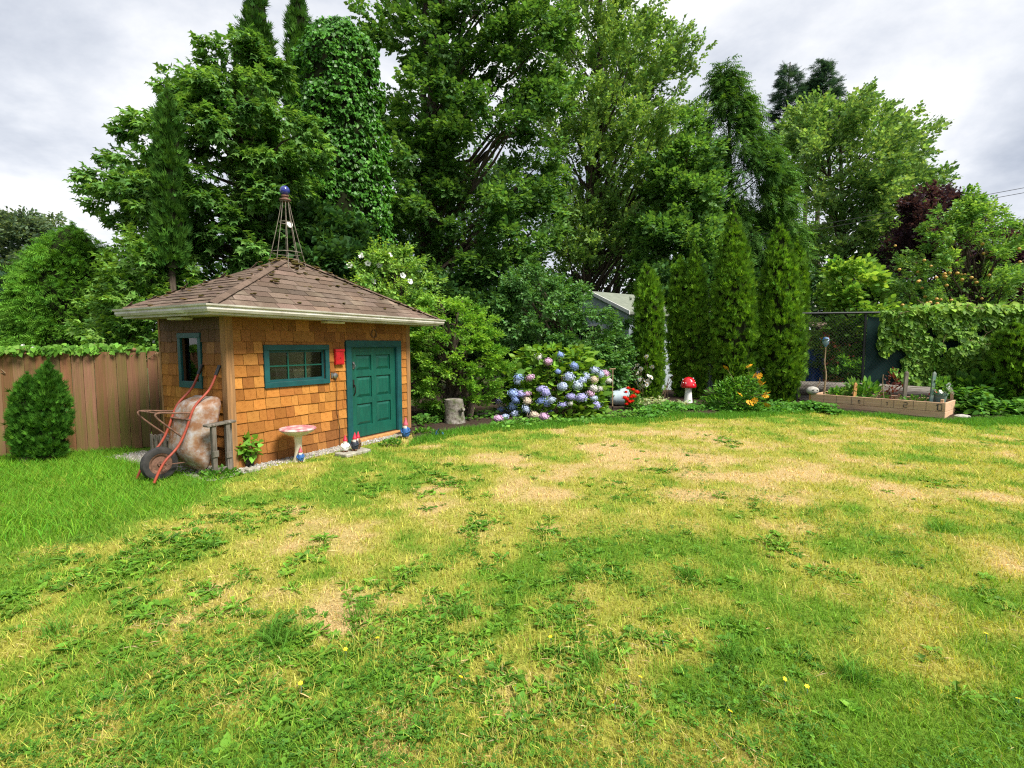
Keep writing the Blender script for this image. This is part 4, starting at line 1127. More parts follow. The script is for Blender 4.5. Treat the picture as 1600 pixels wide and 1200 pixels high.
for sgn in (1, -1):
    k = -CH
    while k < clen + CH:
        xa, za_, xb, zb_ = k, .06, k + sgn * (CH - .08) * .9, CH - .02
        def cut(xa, za_, xb, zb_):
            lo, hi = -.3, clen
            if max(xa, xb) < lo or min(xa, xb) > hi: return None
            f = lambda x_: za_ + (zb_ - za_) * (x_ - xa) / (xb - xa)
            a = min(max(xa, lo), hi); b = min(max(xb, lo), hi); return a, f(a), b, f(b)
        c_ = cut(xa, za_, xb, zb_)
        if c_ and abs(c_[0] - c_[2]) > .01:
            a, az, b, bz = c_; yy_ = .004 * sgn
            g.add([(a - wr, yy_, az), (a + wr, yy_, az), (b + wr, yy_, bz), (b - wr, yy_, bz)], [(0, 1, 2, 3)])
        k += sp
tag(g.build('wire_mesh', M['fencepipe'], cl), kind='stuff')

# ================================================================== THINGS BY THE SHED
# wheelbarrow leaning on the left wall: a = out from the wall, b = along it
wbr = thing('wheelbarrow', 'rusty grey wheelbarrow with orange handles tipped up against the shed', 'wheelbarrow', sh(-.5, .3, 0), SA)
def W(a, b, z): return (.5 - a, b - .3, z)
prof = [(.035, 1.37), (.13, 1.15), (.19, 1.05), (.35, .905), (.405, .80), (.44, .70), (.50, .55), (.57, .42), (.64, .345), (.73, .27), (.80, .16), (.86, .03)]
def smooth_path(p, it=2):
    p = [np.array(q, float) for q in p]
    for _ in range(it):
        q = [p[0]]
        for a, b in zip(p[:-1], p[1:]): q += [a * .75 + b * .25, a * .25 + b * .75]
        q.append(p[-1]); p = q
    return p
for b in (.105, .505):
    pts = smooth_path([W(a, b + (.05 if False else 0) * 0, z) for a, z in prof], 2)
    o = G().tube(pts, .0145, 10).build('handle', M['orange'], wbr, smooth=True)
    d0 = np.array(W(*[prof[0][0], b, prof[0][1]])); d1 = np.array(W(prof[1][0], b, prof[1][1])); dv = (d1 - d0) / np.linalg.norm(d1 - d0)
    G().tube([d0 - dv * .008, d0 + dv * .125], .021, 10).build('grip', M['black'], o, smooth=True)
# tray: rounded rectangle lofted from the rim plane to the flat underside
rim_c = np.array([.215, .52]); rim_u = np.array([-.215, .90]); rim_u /= np.linalg.norm(rim_u)
nrm = np.array([rim_u[1], -rim_u[0]])          # out of the wall, towards the underside
def rrect(L, Wd, rr, n=6):
    pts = []
    for cx, cy, a0 in ((L - rr, Wd - rr, 0), (-L + rr, Wd - rr, 90), (-L + rr, -Wd + rr, 180), (L - rr, -Wd + rr, 270)):
        for k in range(n + 1):
            a = R(a0 + 90 * k / n); pts.append((cx + rr * math.cos(a), cy + rr * math.sin(a)))
    return pts
levels = [(-.004, .455, .335, .12, 0), (.010, .468, .348, .12, 0), (.022, .455, .332, .12, 0), (.09, .425, .305, .13, .005), (.17, .375, .27, .13, .012), (.225, .33, .235, .13, .02), (.25, .28, .19, .11, .025), (.256, .2, .12, .08, .025)]
V = []; F = []; m_ = None
for dpt, L, Wd, rr, sh_ in levels:
    for u, v in rrect(L, Wd, rr):
        c = rim_c + rim_u * (u + sh_) + nrm * dpt; V.append(W(c[0], .305 + v, c[1]))
    m_ = len(rrect(L, Wd, rr))
for i in range(len(levels) - 1):
    for j in range(m_): F.append((i*m_+j, i*m_+(j+1)%m_, (i+1)*m_+(j+1)%m_, (i+1)*m_+j))
F.append(tuple((len(levels)-1)*m_+j for j in range(m_)))
ty = G().add(V, F).build('tray', M['rust_tray'], wbr, smooth=True)
sm = ty.modifiers.new('thickness', 'SOLIDIFY'); sm.thickness = .004; sm.offset = -1
rimp = [rim_c + rim_u * u for u, v in rrect(.462, .342, .12)]
G().tube([W(c[0], .305 + v, c[1]) for c, (u, v) in zip(rimp + rimp[:1], (lambda q: q + q[:1])(rrect(.462, .342, .12)))], .009, 6).build('rim_roll', M['rust'], wbr, smooth=True)
for b in (.105, .505):
    pts = smooth_path([W(.395, b + .012, .80), W(.58, b + .012, .82), W(.775, b + .012, .85), W(.815, b + .012, .82), W(.74, b + .012, .73), W(.50, b + .012, .50)], 2)
    G().tube(pts, .011, 8).build('leg', M['rust'], wbr, smooth=True)
G().tube([W(.79, .115, .845), W(.79, .515, .845)], .009, 8).build('leg_brace', M['rust'], wbr, smooth=True)
G().tube([W(.44, .09, .72), W(.44, .52, .72)], .012, 8).build('cross_bar', M['rust'], wbr, smooth=True)
wc = np.array(W(.70, .305, .205))
Mw = Matrix.Translation(wc) @ Matrix.Rotation(R(90), 4, 'X')
whl = G().lathe([(.13, -.038), (.165, -.046), (.192, -.04), (.203, -.016), (.203, .016), (.192, .04), (.165, .046), (.13, .038), (.126, 0), (.13, -.038)], 36, Mw).build('wheel', M['rubber'], wbr, smooth=True)
tag(whl, 'worn black rubber tyre on a rusty hub')
G().lathe([(.0, -.03), (.03, -.032), (.035, -.018), (.09, -.010), (.112, -.03), (.128, -.034), (.13, -.02), (.13, .02), (.128, .034), (.112, .03), (.09, .010), (.035, .018), (.03, .032), (.0, .03)], 28, Mw).build('rim', M['rust'], whl, smooth=True)
G().tube([W(.70, .10, .205), W(.70, .51, .205)], .010, 8).build('axle', M['rust'], wbr, smooth=True)
for b in (.18, .43):
    G().box((0, 0, 0), (.30, .03, .006), Matrix.Translation(W(.72, b, .20)) @ Matrix.Rotation(R(4), 4, 'Y')).build('bracket', M['rust'], wbr)

# old sawhorse beside the corner
sw = thing('sawhorse', 'weathered grey wooden sawhorse frame beside the shed corner post', 'sawhorse', sh(-.10, -.08, 0), SA)
G().box((-.26, -.13, .655), (.10, -.02, .685)).build('top_plank', M['greywood'], sw, bevel=.006).rotation_euler = (0, R(-3), 0)
for xa in (-.235, -.06, .02):
    G().box((xa, -.115 if xa < 0 else -.05, 0), (xa + (.055 if xa != .02 else .035), -.06 if xa < 0 else -.015, .66)).build('leg', M['greywood'], sw, bevel=.006)
G().box((-.25, -.13, .26), (-.17, -.117, .34)).build('block', M['greywood'], sw, bevel=.004)
G().box((-.075, -.13, .22), (.0, -.117, .30)).build('block', M['greywood'], sw, bevel=.004)
G().box((-.24, -.10, .06), (.0, -.065, .11)).build('stretcher', M['greywood'], sw, bevel=.004)
# old slatted crate behind the wheelbarrow
q = onleft(233, 672, -.3)
cr = thing('slatted_crate', 'dark weathered slatted crate behind the wheelbarrow wheel', 'crate', sh(-.16, .98, 0), SA + math.pi / 2)
for z_ in (.02, .34): 
    for y_ in (0, .10): G().box((-.02, y_, z_), (.42, y_ + .025, z_ + .045)).build('rail', M['greywood'], cr, bevel=.004)
for i in range(4):
    xs_ = i * .115
    for y_ in (-.018, .125): G().box((xs_, y_, 0), (xs_ + .055, y_ + .018, .41)).build('slat', M['greywood'], cr, bevel=.003)
for xs_ in (-.02, .40): G().box((xs_, .026, .30), (xs_ + .02, .099, .38)).build('end_board', M['greywood'], cr, bevel=.003)
# clay shard in the grass
c = ground(321, 741)
G_ = G(); G_.add([(-.05,-.03,0),(.05,-.04,0),(.06,.03,0),(-.04,.04,0),(-.045,-.02,.035),(.03,-.03,.06),(.045,.02,.045),(-.03,.03,.03)], [(3,2,1,0),(4,5,6,7),(0,1,5,4),(1,2,6,5),(2,3,7,6),(3,0,4,7)])
o = G_.build('clay_shard', M['redwall'], None, bevel=.006); o.location = c; tag(o, 'broken reddish clay shard lying in grass below wheelbarrow tray', 'shard')

# gravel strip
n = 2600; lx = rng.uniform(-.15, SW + .35, n); ly = rng.uniform(-.33, -.02, n)
k = rng.random(n) < .35; lx[k] = rng.uniform(-.4, 0, k.sum()); ly[k] = rng.uniform(-.25, 2.3, k.sum())
k = (lx > DX0 - .1) & (lx < DX1 + .08) & (ly > -.11); lx, ly = lx[~k], ly[~k]; n = len(lx)
ico = [(0,0,1),(.9,0,.1),(.28,.85,.15),(-.72,.53,.05),(-.72,-.53,.12),(.28,-.85,.1),(0,0,-.6)]
icf = [(0,1,2),(0,2,3),(0,3,4),(0,4,5),(0,5,1),(6,2,1),(6,3,2),(6,4,3),(6,5,4),(6,1,5)]
TV = (np.array(ico, float), icf, np.zeros(7, int))
P_ = A + uf * lx[:, None] + ul * ly[:, None]; P_[:, 2] = .006
th = rng.random(n) * 6.28
o = foliage('gravel', TV, P_, frames(np.stack([np.cos(th), np.sin(th), th * 0], 1), (0, 0, 1), .2), rng.uniform(.008, .024, n), lerp((.20,.18,.16), (.50,.47,.43), rng.random(n)), M['gravel'], None, .15)
tag(o, 'pale gravel strip along the foot of the shed walls', 'gravel', kind='stuff')
V = [sh(-.45, -.33, 0), sh(SW + .38, -.33, 0), sh(SW + .38, .1, 0), sh(.05, .1, 0), sh(.05, 2.4, 0), sh(-.45, 2.4, 0)]
g = G(); g.add([(v[0], v[1], .009) for v in V], [(0,1,2,3),(0,3,4,5)]); tag(g.build('gravel_bed', M['slab']), kind='structure')

def plant_leaves(pos, out, size, dark, light, root, tmpl, base, name='foliage', matl='leaf', upw=.5, var=.2, up=(0,0,1), jit=.4):
    n = len(pos); Y_ = out + np.array([0, 0, upw]) + rng.normal(0, .4, (n, 3))
    return foliage(name, tmpl, pos, frames(Y_, up, jit), size * rng.uniform(.6, 1.25, n), lerp(dark, light, rng.random(n)), M[matl], root, var, base)
def stems(root, base_pts, tip_pts, rad=.006, matl='branchwood', name='stem', bend=.05):
    g = G()
    for a, b in zip(base_pts, tip_pts):
        a, b = np.array(a, float), np.array(b, float); m_ = (a + b) / 2 + rng.normal(0, bend, 3); g.tube([a, m_, b], [rad, rad * .8, rad * .5], 5)
    return tag(g.build(name, M[matl], root, smooth=True), kind='stuff')

# potted plant by the corner
c = ground(389, 729)
pp = thing('potted_plant', 'leafy green plant in a black pot at the shed corner', 'plant', c + np.array([0, 0, .0]))
G().lathe([(.055, 0), (.06, .01), (.078, .15), (.084, .15), (.084, .17), (.074, .17), (.07, .15), (.0, .145)], 18).build('pot', M['black'], pp, smooth=True)
n = 130; u = unit(rng.normal(0, 1, (n, 3))) * rng.random((n, 1)) ** .4
pos = u * np.array([.17, .15, .17]) + np.array([-.01, -.02, .26])
plant_leaves(pos, u * .6, .085, (.09,.24,.02), (.20,.42,.05), pp, HEART, (0, 0, 0), upw=-.2)
tips = pos[:16]; stems(pp, [(rng.normal(0, .02), rng.normal(0, .02), .15)] * 16, tips, .004, 'branchwood')
c = ground(394, 737); o = G().box((-.075, -.05, 0), (.075, .05, .05)).build('paver_block', M['slab'], None, bevel=.008); o.location = c; o.rotation_euler = (0, 0, SA); tag(o, 'small grey paver block in front of the black pot', 'paver')

# toadstool bird bath
c = ground(467, 721)
bb = thing('bird_bath', 'cream toadstool shaped bird bath with faded pink top by shed wall', 'bird bath', c)
G().lathe([(.085, 0), (.085, .012), (.062, .07), (.050, .16), (.048, .26), (.055, .355), (.065, .375)], 22).build('pedestal', M['cream'], bb, smooth=True)
G().lathe([(.06, .37), (.13, .385), (.20, .425), (.236, .452), (.24, .462)], 30).build('bowl', M['cream'], bb, smooth=True)
tp = G().lathe([(.24, .455), (.246, .468), (.236, .482), (.20, .490), (.17, .480), (.10, .476), (0, .476)], 30).build('rim', M['pinkglaze'], bb, smooth=True)

# garden gnomes
def gnome(label, loc, h, rz, coat, hat, arms=True, hold=None):
    t = thing('garden_gnome', label, 'gnome', loc, rz, 'gnomes round the shed'); s = h / .33
    def SS(o): o.scale = (s, s, s); return o
    SS(G().lathe([(.050, .035), (.062, .06), (.066, .10), (.058, .14), (.045, .175), (.028, .19)], 14).build('body', M[coat], t, smooth=True))
    SS(G().ball((0, -.004, .205), .036, (1, 1, 1.0)).build('head', M['skin'], t, smooth=True))
    SS(G().ball((0, -.038, .203), .010, n=8, m=6).build('nose', M['skin'], t, smooth=True))
    SS(G().lathe([(.004, -.085), (.022, -.05), (.034, -.01), (.030, .01), (.0, .015)], 12, Matrix.Translation((0, -.030, .195)) @ Matrix.Diagonal((1, .55, 1, 1))).build('beard', M['beard'], t, smooth=True))
    SS(G().lathe([(.043, 0), (.044, .012), (.035, .03), (.022, .07), (.010, .105), (.002, .125)], 14, Matrix.Translation((0, 0, .218)) @ Matrix.Rotation(R(-6), 4, 'X')).build('hat', M[hat], t, smooth=True))
    for sd in (-1, 1):
        SS(G().tube([(sd * .045, 0, .17), (sd * .072, -.012, .13), (sd * .045, -.052, .105)], [.018, .017, .013], 8).ball((sd * .038, -.058, .103), .013).build('arm', M[coat], t, smooth=True))
        SS(G().ball((sd * .028, -.022, .018), .024, (1, 1.5, .85)).build('boot', M['brownpaint'], t, smooth=True))
        SS(G().tube([(sd * .026, 0, .02), (sd * .026, 0, .055)], .022, 8).build('leg', M['darkpaint'], t))
    return t
gnome('garden gnome with faded pink hat leaning by the bird bath stem', ground(470, 722.5), .22, R(10), 'bluepaint', 'hatpink')
gnome('garden gnome in red hat and blue coat right of the green door', ground(634, 685), .36, R(-10), 'bluepaint', 'hatpink')
c = ground(551, 710); slab = G().add([(-.24,-.13,0),(.24,-.14,0),(.25,.12,0),(-.23,.13,0),(-.24,-.13,.055),(.24,-.14,.055),(.25,.12,.06),(-.23,.13,.06)], box_vf((0,0,0),(1,1,1))[1]).build('stone_slab', M['slab'], None, bevel=.012)
slab.location = c; slab.rotation_euler = (0, 0, SA); tag(slab, 'rough stone slab carrying a trio of gnomes beside the door', 'slab')
def onslab(x, y): return c + uf * x + ul * y + np.array([0, 0, .056])
gnome('crouching gnome in white coat on the left end of the stone slab', onslab(-.11, .03), .25, R(12), 'white', 'hatred')
gnome('gnome in dark coat and red hat in the middle of the slab', onslab(.02, -.03), .27, R(-5), 'darkpaint', 'hatred')
gnome('gnome in brown coat at the door end of the stone slab', onslab(.14, .03), .26, R(-20), 'brownpaint', 'hatred')

# low plants at the foot of the shed
def low_plant(name, label, c, rad, h, n, size, dark, light, tmpl, cat='plant', matl='leaf', blooms=None, group=None, upw=.4):
    t = thing(name, label, cat, c, 0, group)
    u = unit(rng.normal(0, 1, (n, 3))) * rng.random((n, 1)) ** .4; u[:, 2] = np.abs(u[:, 2])
    pos = u * np.array([rad, rad * .8, h]) + np.array([0, 0, .015])
    plant_leaves(pos, u, size, dark, light, t, tmpl, (0, 0, 0), matl=matl, upw=upw)
    stems(t, [(rng.normal(0, rad * .2), rng.normal(0, rad * .2), 0) for _ in range(10)], pos[:10], .004)
    return t, pos
t, pos = low_plant('lobelia', 'small blue flowered plant in gravel right of the shed', ground(684, 681), .10, .09, 90, .05, (.05,.15,.02), (.11,.26,.04), single(L_dia()))
for i in range(7):
    V, F = flower_disc(5, .026, .5, i); o = G().add(V, F).build('flower', M['bluepaint'], t); o.location = pos[i] * 1.1 + np.array([0, 0, .02]); o.rotation_euler = (R(50), 0, i)
low_plant('ground_weed', 'low trailing green weed between the door gnome and gravel', ground(612, 697), .2, .10, 130, .05, (.07,.19,.02), (.15,.33,.05), HEART)
low_plant('ground_weed', 'leafy weeds growing round the sawhorse feet', ground(345, 744), .25, .08, 200, .05, (.06,.18,.02), (.13,.30,.04), HEART)
low_plant('ground_weed', 'sprawling pale green weed right of the shed corner', ground(662, 678), .22, .10, 140, .06, (.07,.19,.02), (.15,.33,.05), HEART)

# ================================================================== GARDEN BED PLANTS
# clipped looking broad shrub beside the shed, over a stump
MG = dict(dark=(.075,.20,.018), light=(.25,.42,.05))
sb, _ = tree('layered_shrub', 'bright layered yellow green shrub spreading beside the shed wall', [(462,665,735),(478,650,760),(505,632,778),(540,630,792),(575,634,800),(605,638,792),(628,640,770),(648,642,700)], 10.9, base=np.array([-1.25, 10.75, .02]),
     K=170, rc=.20, per=60, tmpl=SP_DIAL, size=.15, droop=.12, trunk=.06, stems=4, use=60, rise=.7, flat=.35, lo=.62, hi=1.0, cat='shrub', matl='leaf', depth=.8, outw=1.1, updir=.15, jit=.25, **MG)
c = ground(710, 664)
stp = thing('tree_stump', 'grey lichen covered upright stump below the layered shrub', 'stump', c)
hS = at(712, 624, c[1])[2]
G().lathe([(.24, -.03), (.22, .05), (.20, .2), (.19, hS * .6), (.195, hS * .8), (.185, hS), (.13, hS + .015), (0, hS + .01)], 26, None, .10).build('bole', M['stump'], stp, smooth=True)
G().tube([(.11, -.11, hS * .55), (.21, -.19, hS * .68)], [.05, .04], 9).build('knot', M['stump'], stp, smooth=True)
pl = thing('wooden_plank', 'old grey plank lying on the soil beside the stump', 'plank', ground(745, 655), R(20)); G().box((0, 0, .03), (1.0, .05, .13)).build('board', M['greywood'], pl, bevel=.006)
G().box((.1, -.03, -.02), (.18, .08, .028)).box((.8, -.03, -.02), (.88, .08, .028)).build('bearer', M['greywood'], pl, bevel=.004)

# dark rambling shrub behind the hydrangea
tree('rambling_shrub', 'dark green rambling shrub rising behind the hydrangea', [(420,800,850),(445,775,895),(480,755,930),(505,760,975),(550,775,985),(590,785,985),(625,800,985)], 13.9, K=170, rc=.32, per=70, tmpl=SP_OVAL, size=.25, dens=.82,
     dark=(.035,.10,.018), light=(.10,.22,.04), trunk=.05, stems=5, use=60, lo=.5, hi=1.0, cat='shrub', matl='gloss_leaf', depth=.75, flat=.8)
tree('climbing_shrub', 'leafy green shrub filling the gap beside the first cypress', [(500,930,985),(530,915,1000),(570,915,1006),(605,925,1000)], 14.6, K=50, rc=.26, per=55, tmpl=SP_OVAL, size=.20, dark=(.04,.11,.02), light=(.11,.24,.04), trunk=.03, stems=3, use=20, cat='shrub', matl='gloss_leaf', lo=.4, hi=1.0)

# hydrangea
HB = np.array([1.25, 11.55, 0.03])
hyd = thing('hydrangea', 'big hydrangea bush covered in blue, violet and pink flower heads', 'shrub', HB)
env = Env([(543,825,915),(560,804,932),(590,790,942),(620,786,946),(645,788,944),(660,795,938)], 11.3, .62)
p, out = env.sample(1500, .55, 1.0, .78); p[:, 2] = np.maximum(p[:, 2], .05)
Y_ = out * .9 + np.array([0, 0, .25]) + rng.normal(0, .4, p.shape)
foliage('foliage', single(L_oval(.33, .05)), p, frames(Y_, out * .5 + np.array([0, 0, 1.0]), .35), .21 * rng.uniform(.6, 1.2, len(p)), lerp((.085,.20,.022), (.23,.40,.05), rng.random(len(p))), M['leaf'], hyd, .2, HB)
stems(hyd, [(rng.normal(0, .15), rng.normal(0, .12), 0) for _ in range(40)], p[:40] - HB, .010, 'branchwood')
def bloom_mesh(seed, n=64):
    r = np.random.default_rng(seed); V = []; F = []
    for i in range(n):
        z = 1 - 2 * (i + .5) / n; a = i * 2.39996; q = math.sqrt(1 - z * z); d_ = np.array([q * math.cos(a), q * math.sin(a), z * .82]); d_ = d_ * r.uniform(.72, 1.12) * (1 + .16 * math.sin(3 * a + seed) * q)
        t1 = unit(np.cross(d_, [.3, .2, 1.0])); t2 = unit(np.cross(d_, t1)); th = r.random() * 6.28; u_, v_ = t1 * math.cos(th) + t2 * math.sin(th), -t1 * math.sin(th) + t2 * math.cos(th)
        for k in range(4):
            a_ = k * math.pi / 2; w_ = u_ * math.cos(a_) + v_ * math.sin(a_); x_ = -u_ * math.sin(a_) + v_ * math.cos(a_); b = len(V)
            s_ = r.uniform(.18, .27); V += [tuple(d_ * .97), tuple(d_ * 1.03 + w_ * s_ * .6 + x_ * s_ * .4), tuple(d_ * 1.0 + w_ * s_), tuple(d_ * 1.03 + w_ * s_ * .6 - x_ * s_ * .4)]; F.append((b, b+1, b+2, b+3))
    g = G().ball((0, 0, 0), .70, (1, 1, .82), 10, 6); g.add(V, F)
    me = bpy.data.meshes.new('flower_head'); me.from_pydata(g.v, [], g.f); me.materials.append(M['bloom']); return me
BM = [bloom_mesh(i) for i in range(6)]
CB = {'b': (.34,.44,.82), 'v': (.48,.45,.80), 'p': (.68,.42,.60), 'w': (.74,.70,.66), 'c': (.68,.55,.42), 'l': (.55,.62,.85)}
heads = [(890,470,18,'w'),(945,500,20,'p'),(1022,457,16,'b'),(1108,528,22,'b'),(1237,555,26,'l'),(1007,562,14,'b'),(1075,594,24,'l'),(1185,587,20,'l'),(768,597,22,'b'),(760,625,18,'l'),(833,600,20,'p'),
  (1037,654,24,'l'),(1130,648,26,'l'),(1155,615,22,'l'),(1233,613,20,'c'),(1228,668,24,'w'),(1300,575,22,'p'),(1270,670,14,'w'),(927,687,26,'v'),(730,700,26,'b'),(776,697,26,'v'),(815,703,18,'p'),(742,738,20,'b'),
  (817,745,26,'c'),(648,740,22,'v'),(653,766,20,'c'),(652,795,18,'b'),(726,776,24,'b'),(760,802,22,'b'),(1088,718,22,'v'),(1152,724,26,'v'),(1232,730,18,'l'),(1037,770,22,'v'),(1245,771,22,'v'),(1083,762,14,'w'),
  (808,797,20,'l'),(928,802,22,'v'),(895,825,20,'p'),(968,826,14,'b'),(818,833,20,'b'),(708,828,18,'v'),(740,838,24,'l'),(858,845,28,'c'),(920,856,28,'p'),(635,868,22,'p'),(676,858,18,'l'),(1000,810,16,'c'),(1325,620,16,'w')]
heads += [(float(a), float(b), 19, 'blvvp'[i % 5]) for i, (a, b) in enumerate(zip(np.random.default_rng(8).uniform(720, 1280, 7), np.random.default_rng(9).uniform(500, 780, 7)))]
for i, (hx, hy, hr, hc) in enumerate(heads):
    X_, Y__ = 620 + hx / 4, 440 + hy / 4
    pq = at(X_, Y__, 11.0); rq_ = float(np.interp(pq[2], env.z, env.r)); ox = (pq[0] - float(np.interp(pq[2], env.z, env.cx))) / rq_; dd = 11.3 - .62 * rq_ * math.sqrt(max(.0, 1 - min(1, ox * ox))) - .10 + rng.uniform(-.05, .07)
    if Y__ > 640: dd = float(ground(X_, Y__ + hr / 4)[1]) + .02
    p_ = at(X_, Y__, dd); o = obj('flower_head', BM[i % 6], hyd); o.location = Vector(p_ - HB); s_ = hr / 4 * dd / FPX * 1.45; s_ = min(max(s_, .06), .125)
    o.location.z = max(o.location.z, s_ * .8); o.scale = (s_ * rng.uniform(.85, 1.2), s_, s_ * rng.uniform(.75, 1.05)); o.rotation_euler = (rng.normal(0, .3), rng.normal(0, .3), rng.random() * 6)
    cc = np.array(CB[hc]) * math.exp(rng.normal(0, .08)); o.color = (*[float(min(q, .85)) for q in cc], 1)

# hand tool standing in the soil, pail with geranium
c = ground(957, 641, .05)
fk = thing('garden_fork', 'garden tool with pale wooden T handle stuck upright in the soil', 'garden tool', c)
hh = at(957, 577, c[1])[2] - c[2]
G().tube([(0, 0, -.05), (-.01, 0, hh * .5), (-.012, 0, hh)], .016, 8).build('shaft', M['branchwood'], fk, smooth=True)
G().tube([(-.09, 0, hh), (.06, .01, hh + .012)], .015, 8).build('handle', M['branchwood'], fk, smooth=True)
G().tube([(0, 0, .10), (.005, 0, -.06)], .02, 8).build('socket', M['iron'], fk)
c = ground(966, 634, .045) ; c[1] += .0
pa = thing('pail', 'pale blue pail lying on its side in the flower bed', 'pail', c, R(8))
rP = .235; Mp = Matrix.Translation((0, 0, rP * .93)) @ Matrix.Rotation(R(84), 4, 'Y') @ Matrix.Translation((0, 0, -.26))
G().lathe([(.0, .0), (.12, .0), (.15, .02), (.185, .14), (.215, .32), (.235, .47), (.245, .475), (.245, .49), (.23, .49), (.21, .33), (.175, .14), (.14, .04), (0, .03)], 30, Mp).build('body', M['pail'], pa, smooth=True)
gc = ground(991, 640, .05)
ge = thing('geranium', 'red geranium spilling out of the tipped pail', 'plant', gc)
n = 220; u = unit(rng.normal(0, 1, (n, 3))) * rng.random((n, 1)) ** .4; u[:, 2] = np.abs(u[:, 2]); pos = u * np.array([.22, .22, .40])
plant_leaves(pos, u, .085, (.05,.15,.02), (.12,.28,.04), ge, single(L_heart()), (0, 0, 0), upw=.2)
stems(ge, [(0, 0, 0)] * 10, pos[:10], .006)
for hx, hy in ((1445,665),(1432,690),(1475,675),(1478,715),(1465,722),(1440,735),(1455,750),(1425,725),(1470,745),(1500,690),(1437,765)):
    p_ = at(620 + hx / 4, 440 + hy / 4, gc[1] - .16 - .05 * rng.random()) - gc; o = obj('flower_head', BM[0], ge); o.location = Vector(p_); s_ = .058 * rng.uniform(.8, 1.2); o.scale = (s_ * 1.1, s_, s_ * .8); o.color = (.72, .018, .008, 1)
# soil surface litter and low leafy edging
def strip_cover(name, label, px_rows, n, size, dark, light, tmpl, hmax=.12, cat='ground cover', matl='leaf'):
    u = rng.random(n); a = np.array([ground(*q)[:2] for q in px_rows]); s_ = np.interp(u, np.linspace(0, 1, len(a)), np.arange(len(a))); i0 = np.clip(s_.astype(int), 0, len(a) - 2); f = (s_ - i0)[:, None]
    p2 = a[i0] * (1 - f) + a[i0 + 1] * f; dep = rng.normal(0, .22, n); clump = VN1(p2[:, 0], dep, 2.5, 3)
    p3 = np.stack([p2[:, 0] + rng.normal(0, .08, n), p2[:, 1] + dep, .03 + rng.random(n) * hmax * (clump * 1.6) ** 1.5], 1)
    th = rng.random(n) * 6.28; Y_ = np.stack([np.cos(th), np.sin(th), rng.normal(.1, .35, n)], 1)
    tag(foliage(name, tmpl, p3, frames(Y_, (0, -.3, 1), .35), size * rng.uniform(.6, 1.3, n), lerp(dark, light, rng.random(n)), M[matl], None, .2), label, cat, kind='stuff')
strip_cover('edging_creeper', 'low green creeper along the bed edge in front of the red toadstool', [(1000,652),(1040,643),(1090,641),(1140,642),(1200,642),(1260,640),(1300,646)], 5200, .075, (.05,.17,.018), (.12,.30,.035), HEART, .16)
strip_cover('bed_creeper', 'low leafy creeper between hydrangea and soil edge', [(770,665),(830,662),(900,658),(960,652),(1000,650)], 900, .07, (.06,.18,.02), (.16,.33,.05), HEART, .10)
strip_cover('shade_creeper', 'dark low creeper on the soil under the layered shrub', [(655,664),(690,660),(730,656),(775,652)], 1500, .085, (.035,.11,.014), (.10,.23,.03), HEART, .22)
strip_cover('pale_creeper', 'variegated pale creeping plant around the toadstool and daisies', [(985,636),(1010,633),(1040,632),(1070,634)], 900, .07, (.16,.28,.06), (.50,.52,.30), single(L_dia(.35)), .14)

# shasta daisies
c = ground(1008, 625, .05)
da = thing('daisy_plant', 'clump of white daisies with yellow centres beside the cypress', 'plant', c)
n = 650; u = unit(rng.normal(0, 1, (n, 3))) * rng.random((n, 1)) ** .4; u[:, 2] = np.abs(u[:, 2]); pos = u * np.array([.42, .3, .75])
plant_leaves(pos, u, .11, (.05,.15,.02), (.15,.30,.04), da, single(L_oval(.16)), (0, 0, 0), upw=.8)
DV, DF = flower_disc(13, 1.0, .13, 3, .05)
dme = bpy.data.meshes.new('flower'); dme.from_pydata(DV, [], DF); dme.materials.append(M['trimwhite'])
dce = G().ball((0, 0, .03), .30, (1, 1, .5), 8, 4); dcm = bpy.data.meshes.new('centre'); dcm.from_pydata(dce.v, [], dce.f); dcm.materials.append(M['disc'])
dpts = [(200,593),(228,603),(247,580),(272,605),(250,635),(275,625),(305,530),(350,592),(312,520),(265,680),(290,678),(328,655),(347,665),(322,680),(330,697),(287,722),(315,715),(265,735),(305,695),(240,700)]
for i, (hx, hy) in enumerate(dpts):
    p_ = at(940 + hx / 4.444, 440 + hy / 4.444, c[1] - .38 - .1 * rng.random()) - c
    o = obj('flower', dme, da); o.location = Vector(p_); o.scale = (.07,) * 3; o.rotation_euler = (R(60) + rng.normal(0, .25), rng.normal(0, .3), rng.random() * 6); q = obj('centre', dcm, o)
stems(da, [(rng.normal(0, .1), 0, 0) for _ in range(20)], [at(940 + a / 4.444, 440 + b / 4.444, c[1] - .28) - c for a, b in dpts], .005, 'branchwood')
# cut rose canes
rc_ = thing('cane_plant', 'cut brown canes with a few light leaves behind the daisies', 'plant', ground(1038, 622, .05))
b0 = np.array(rc_.location); tips = [at(x_, y_, b0[1]) - b0 for x_, y_ in ((1022,592),(1028,588),(1046,590),(1044,588),(1050,600),(1058,578))]
stems(rc_, [(rng.normal(0, .06), rng.normal(0, .05), -.02) for _ in tips], tips, .014, 'branchwood', 'cane')
n = 160; pos = np.array([at(*q, b0[1]) - b0 for q in zip(rng.normal(1030, 12, n), rng.normal(570, 16, n))]) + rng.normal(0, .08, (n, 3)); plant_leaves(pos, unit(rng.normal(0, 1, (n, 3))), .11, (.12,.27,.03), (.24,.40,.05), rc_, single(L_oval(.25)), (0, 0, 0), upw=-.1)

